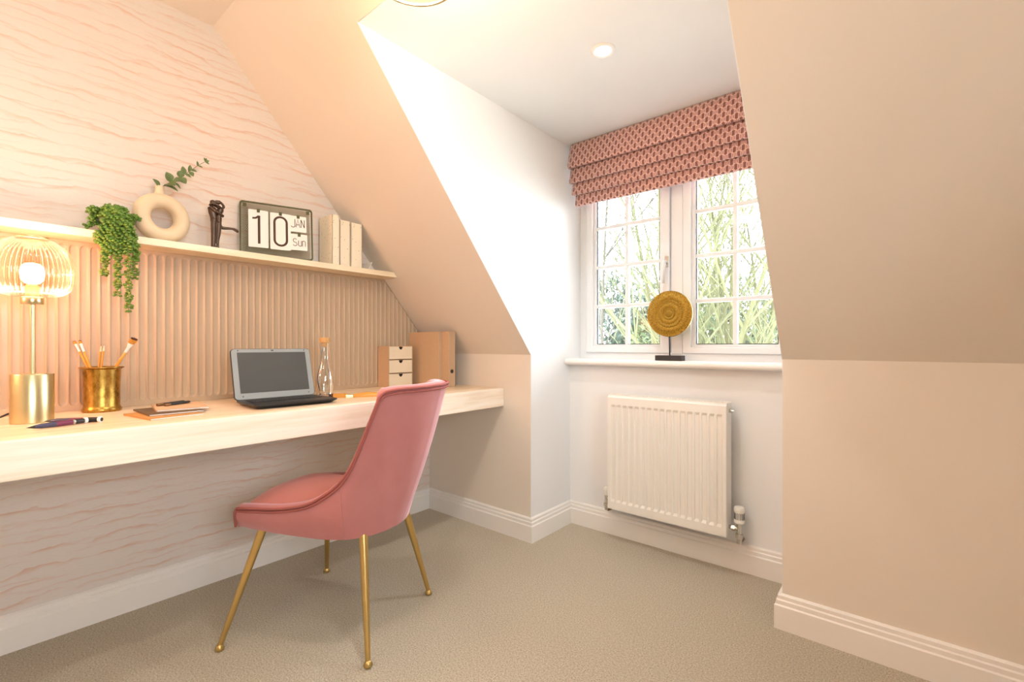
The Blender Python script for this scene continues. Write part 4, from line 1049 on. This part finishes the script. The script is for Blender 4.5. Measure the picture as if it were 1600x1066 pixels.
front_drop = lambda c: [Vector((c[0].x+.004, c[0].y-.003, .382)), Vector((c[0].x+.006, c[0].y, c[0].z-.02))]
w1 = [Tf[i]-nin[i]*.003+(Tf[i]-Bf[i]).normalized()*.006 for i in range(NP)]; w2_ = [Tf[i]-nin[i]*.0035-(Tf[i]-Bf[i]).normalized()*.006 for i in range(NP)]
for w in (w1, w2_):
    w = [Vector((w[0].x+.006, w[0].y-.003, .383)), Vector((w[0].x+.008, w[0].y-.001, w[0].z-.016))]+w+[Vector((w[-1].x+.008, w[-1].y+.001, w[-1].z-.016)), Vector((w[-1].x+.006, w[-1].y+.003, .383))]
    obj('piping', quick(lambda m: m.tube(w, .0045, 8)), 'velvet_piping_shade', shell, smooth=True)
for s_ in (0, 1):
    i = 5*6 if not s_ else NP-1-5*6
    obj('seam', quick(lambda m: m.tube([Bf[i].lerp(Tf[i], t)-nin[i]*(.010*sin(pi*t)+.0002) for t in [k/10 for k in range(11)]], .0011, 5)), 'velvet', shell, smooth=True)
# seat cushion with front band
m = MB(); us = [.272-.478*k/22 for k in range(23)]; rows = []
def halfw(u):
    best = .185
    if u < -.12: best = .185*sqrt(max(.02, 1-((u+.12)/-.105)**2))
    return best
nb = 20
for j in range(nb+1):
    q = -1+2*j/nb; r = []
    for (u, z) in ((.258, .376), (.268, .384), (.273, .40), (.2735, .42)): r.append((u, q*.196, z))
    for k, u in enumerate(us[1:]):
        t = (k+1)/22; hw2 = max(halfw(u), .02)
        crown = .042*(1-abs(q)**2.6)*min(1, (t/.18))**.5*(1-.35*t)
        zb_ = .446+.012*min(1, t*4)-.004*t
        if k == 0: zb_ = .436
        r.append((u, q*hw2*(1.05 if t < .25 else 1.02), zb_+crown))
    rows.append(r)
m.grid(rows); obj('seat_cushion', m, 'velvet_seat', ch, smooth=True)
m = MB(); n_ = len(Bf); m.add([(p.x, p.y, p.z+.002) for p in Bf], [tuple(range(n_))]); m.v = [(a*.93, b2*.93, .381) for a, b2, c_ in m.v]; obj('underside', m, 'black', ch)
def leg(fu, fv, tu, tv):
    F_, T_ = Vector((fu, fv, .018)), Vector((tu, tv, .400)); L = (T_-F_)
    l = obj('leg', quick(lambda m: m.tube([F_, F_+L*.25, F_+L*.6, T_], [.0082, .0098, .0125, .0145], 18)), 'brass_leg', ch, smooth=True, autosmooth=.8)
    dr = (-L).normalized(); c_ = F_+dr*.004; k = MB(); k.lathe([(.0, -.0125), (.009, -.0125), (.0135, -.008), (.0138, -.003), (.0105, .004), (.0085, .009)], (0, 0, 0), 20)
    k.xform(Matrix.Translation((c_.x, c_.y, .0125))); obj('foot_cap', k, 'brass_leg', l, smooth=True)
leg(.255, .272, .172, .165); leg(.255, -.272, .172, -.165); leg(-.255, .217, -.185, .135); leg(-.255, -.217, -.185, -.135)

# ================================================================== OUTSIDE
tag(bx('garden_ground', (-40, 40, -40, 45, -3.3, -3.0), 'bounce_ground'), 'unseen ground far below the window, made pale to bounce light up', 'ground', kind='structure')  # pale surface added as a light bounce below the window
def tree(name, base, h, label, seed, mat='bark', lean=(0, 0), nstem=3, spread=.35, twig=True):
    rn = random.Random(seed); t = thing(name, label, 'tree', base, group='bare trees outside the window')
    tr, br = MB(), MB()
    def grow(p, d, L, r, lev):
        pts = [p]; rs = [r]; n = 5 if lev < 2 else 3; q = p.copy(); dd = d.copy()
        for i in range(n):
            dd = (dd+Vector((rn.uniform(-1, 1), rn.uniform(-1, 1), rn.uniform(-.4, .8)))*(.10+.05*lev)).normalized()
            q = q+dd*L/n; pts.append(q.copy()); rs.append(r*(1-.75*(i+1)/n)+.0015)
            if lev < 4 and (lev > 0 or i >= 1):
                for c in range(2 if lev < 2 else 1):
                    if rn.random() < (.95 if lev == 0 else .8):
                        sd = Vector((rn.uniform(-1, 1), rn.uniform(-1, 1), rn.uniform(.1, .7))).normalized()
                        grow(q.copy(), (dd*.75+sd*.75).normalized(), L*rn.uniform(.35, .55), rs[-1]*.62+.001, lev+1)
        (tr if lev == 0 else br).tube(pts, rs, 7 if lev == 0 else (5 if lev == 1 else 3), lev == 0)
    for s in range(nstem):
        a = rn.uniform(0, 2*pi)
        d = Vector((cos(a)*spread*rn.random()+lean[0], sin(a)*spread*rn.random()+lean[1], 1)).normalized()
        grow(Vector((cos(a)*.12, sin(a)*.12, 0)), d, h*rn.uniform(.8, 1), .055*h/7, 0)
    obj('trunk', tr, mat, t, smooth=True, recalc=False); obj('branches', br, 'twig' if mat == 'bark' else mat, t, smooth=True, recalc=False, kind='stuff')
def gp_(px, D, z=-3.0):
    # garden position: D metres out along the view, px sideways offset in metres
    fx, fy = -sin(YAW), cos(YAW); rx_, ry_ = cos(YAW), sin(YAW)
    return (2.242+fx*D+rx_*px, -1.881+fy*D+ry_*px, z)
tree('bare_tree', gp_(3.05, 8.2), 8.5, 'mossy bare tree with upright stems seen behind the left casement', 1, nstem=4, spread=.22)
tree('bare_tree', gp_(4.55, 9.0), 9.0, 'mossy bare tree leaning right behind the right casement', 5, nstem=4, spread=.3, lean=(.06, .05))
tree('bare_tree', gp_(2.1, 10.5), 7.6, 'thin grey bare tree at the left edge of the window', 9, 'bark_grey', nstem=2, spread=.25)
tree('bare_tree', gp_(6.1, 10.5), 9.0, 'mossy bare tree at the right edge of the window', 12, nstem=4, spread=.35)
tree('bare_tree', gp_(5.6, 13.0), 9.5, 'bare tree further back between the two casements', 17, nstem=3, spread=.35)
def bush(name, base, r, h, label, seed, mat, n, leaf, cat='bush', group='evergreens beyond the trees'):
    rn = random.Random(seed); t = thing(name, label, cat, base, group=group)
    lf = MB(); st = MB()
    blobs = [(Vector((rn.uniform(-r, r)*.7, rn.uniform(-r, r)*.7, h*rn.uniform(.35, .95))), r*rn.uniform(.3, .55)) for _ in range(16)]
    for i in range(n):
        c_, rr_ = rn.choice(blobs); d = Vector((rn.gauss(0, 1), rn.gauss(0, 1), rn.gauss(0, 1))).normalized(); p = c_+d*rr_*rn.uniform(.6, 1.05)
        a = Vector((rn.uniform(-1, 1), rn.uniform(-1, 1), rn.uniform(-1, 1))).normalized(); b2 = a.orthogonal().normalized(); s_ = leaf*rn.uniform(.6, 1.4)
        lf.add([p-a*s_, p+b2*s_*.4, p+a*s_, p-b2*s_*.4], [(0, 1, 2, 3)])
    for c_, rr_ in blobs: st.tube([(0, 0, 0), (c_.x*.4, c_.y*.4, c_.z*.5), tuple(c_)], [.06, .04, .015], 5)
    obj('foliage', lf, mat, t, recalc=False, kind='stuff'); obj('stems', st, 'bark_grey', t)
bush('evergreen_tree', gp_(3.4, 15.5), 1.9, 5.6, 'dark evergreen far behind the left casement', 2, 'evergreen', 5200, .10, 'tree')
bush('evergreen_tree', gp_(5.0, 18.0), 2.2, 6.2, 'dark evergreen far behind the middle of the window', 3, 'evergreen', 5200, .12, 'tree')
bush('evergreen_tree', gp_(8.6, 17.0), 2.4, 5.9, 'dark evergreen far behind the right casement', 4, 'evergreen', 5200, .12, 'tree')
bush('light_shrub', gp_(4.0, 11.5), 1.5, 4.9, 'pale green twiggy shrub low behind the left casement', 6, 'shrub', 3000, .07, group='pale shrubs under the trees')
bush('light_shrub', gp_(5.9, 11.8), 1.6, 5.0, 'pale green twiggy shrub low behind the right casement', 8, 'shrub', 3400, .07, group='pale shrubs under the trees')
def thicket(name, base, n, h, w, label, seed):
    rn = random.Random(seed); t = thing(name, label, 'thicket', base); m = MB()
    for i in range(n):
        x, y = rn.uniform(-w, w), rn.uniform(-.8, .8); q = Vector((x, y, 0)); d = Vector((rn.uniform(-.25, .25), rn.uniform(-.2, .2), 1)).normalized(); L = h*rn.uniform(.6, 1.05)
        pts = [q]; 
        for k in range(6):
            d = (d+Vector((rn.uniform(-.22, .22), rn.uniform(-.2, .2), 0))).normalized(); q = q+d*L/6; pts.append(q.copy())
            if k >= 2:
                for _ in range(2):
                    e = (d+Vector((rn.uniform(-.9, .9), rn.uniform(-.7, .7), rn.uniform(-.2, .4)))).normalized(); l2 = rn.uniform(.3, .8)
                    m.tube([q, q+e*l2*.5+Vector((0, 0, .03)), q+e*l2], [.008, .006, .003], 3, False)
        m.tube(pts, [.022-.003*k for k in range(7)], 4, False)
    obj('canes', m, 'twig', t, smooth=True, recalc=False, kind='stuff')
thicket('cane_thicket', gp_(3.2, 7.6), 30, 4.8, 1.3, 'tangle of pale green canes low behind the left casement', 21)
thicket('cane_thicket', gp_(4.6, 8.0), 42, 5.0, 1.5, 'tangle of pale green canes low behind the right casement', 22)
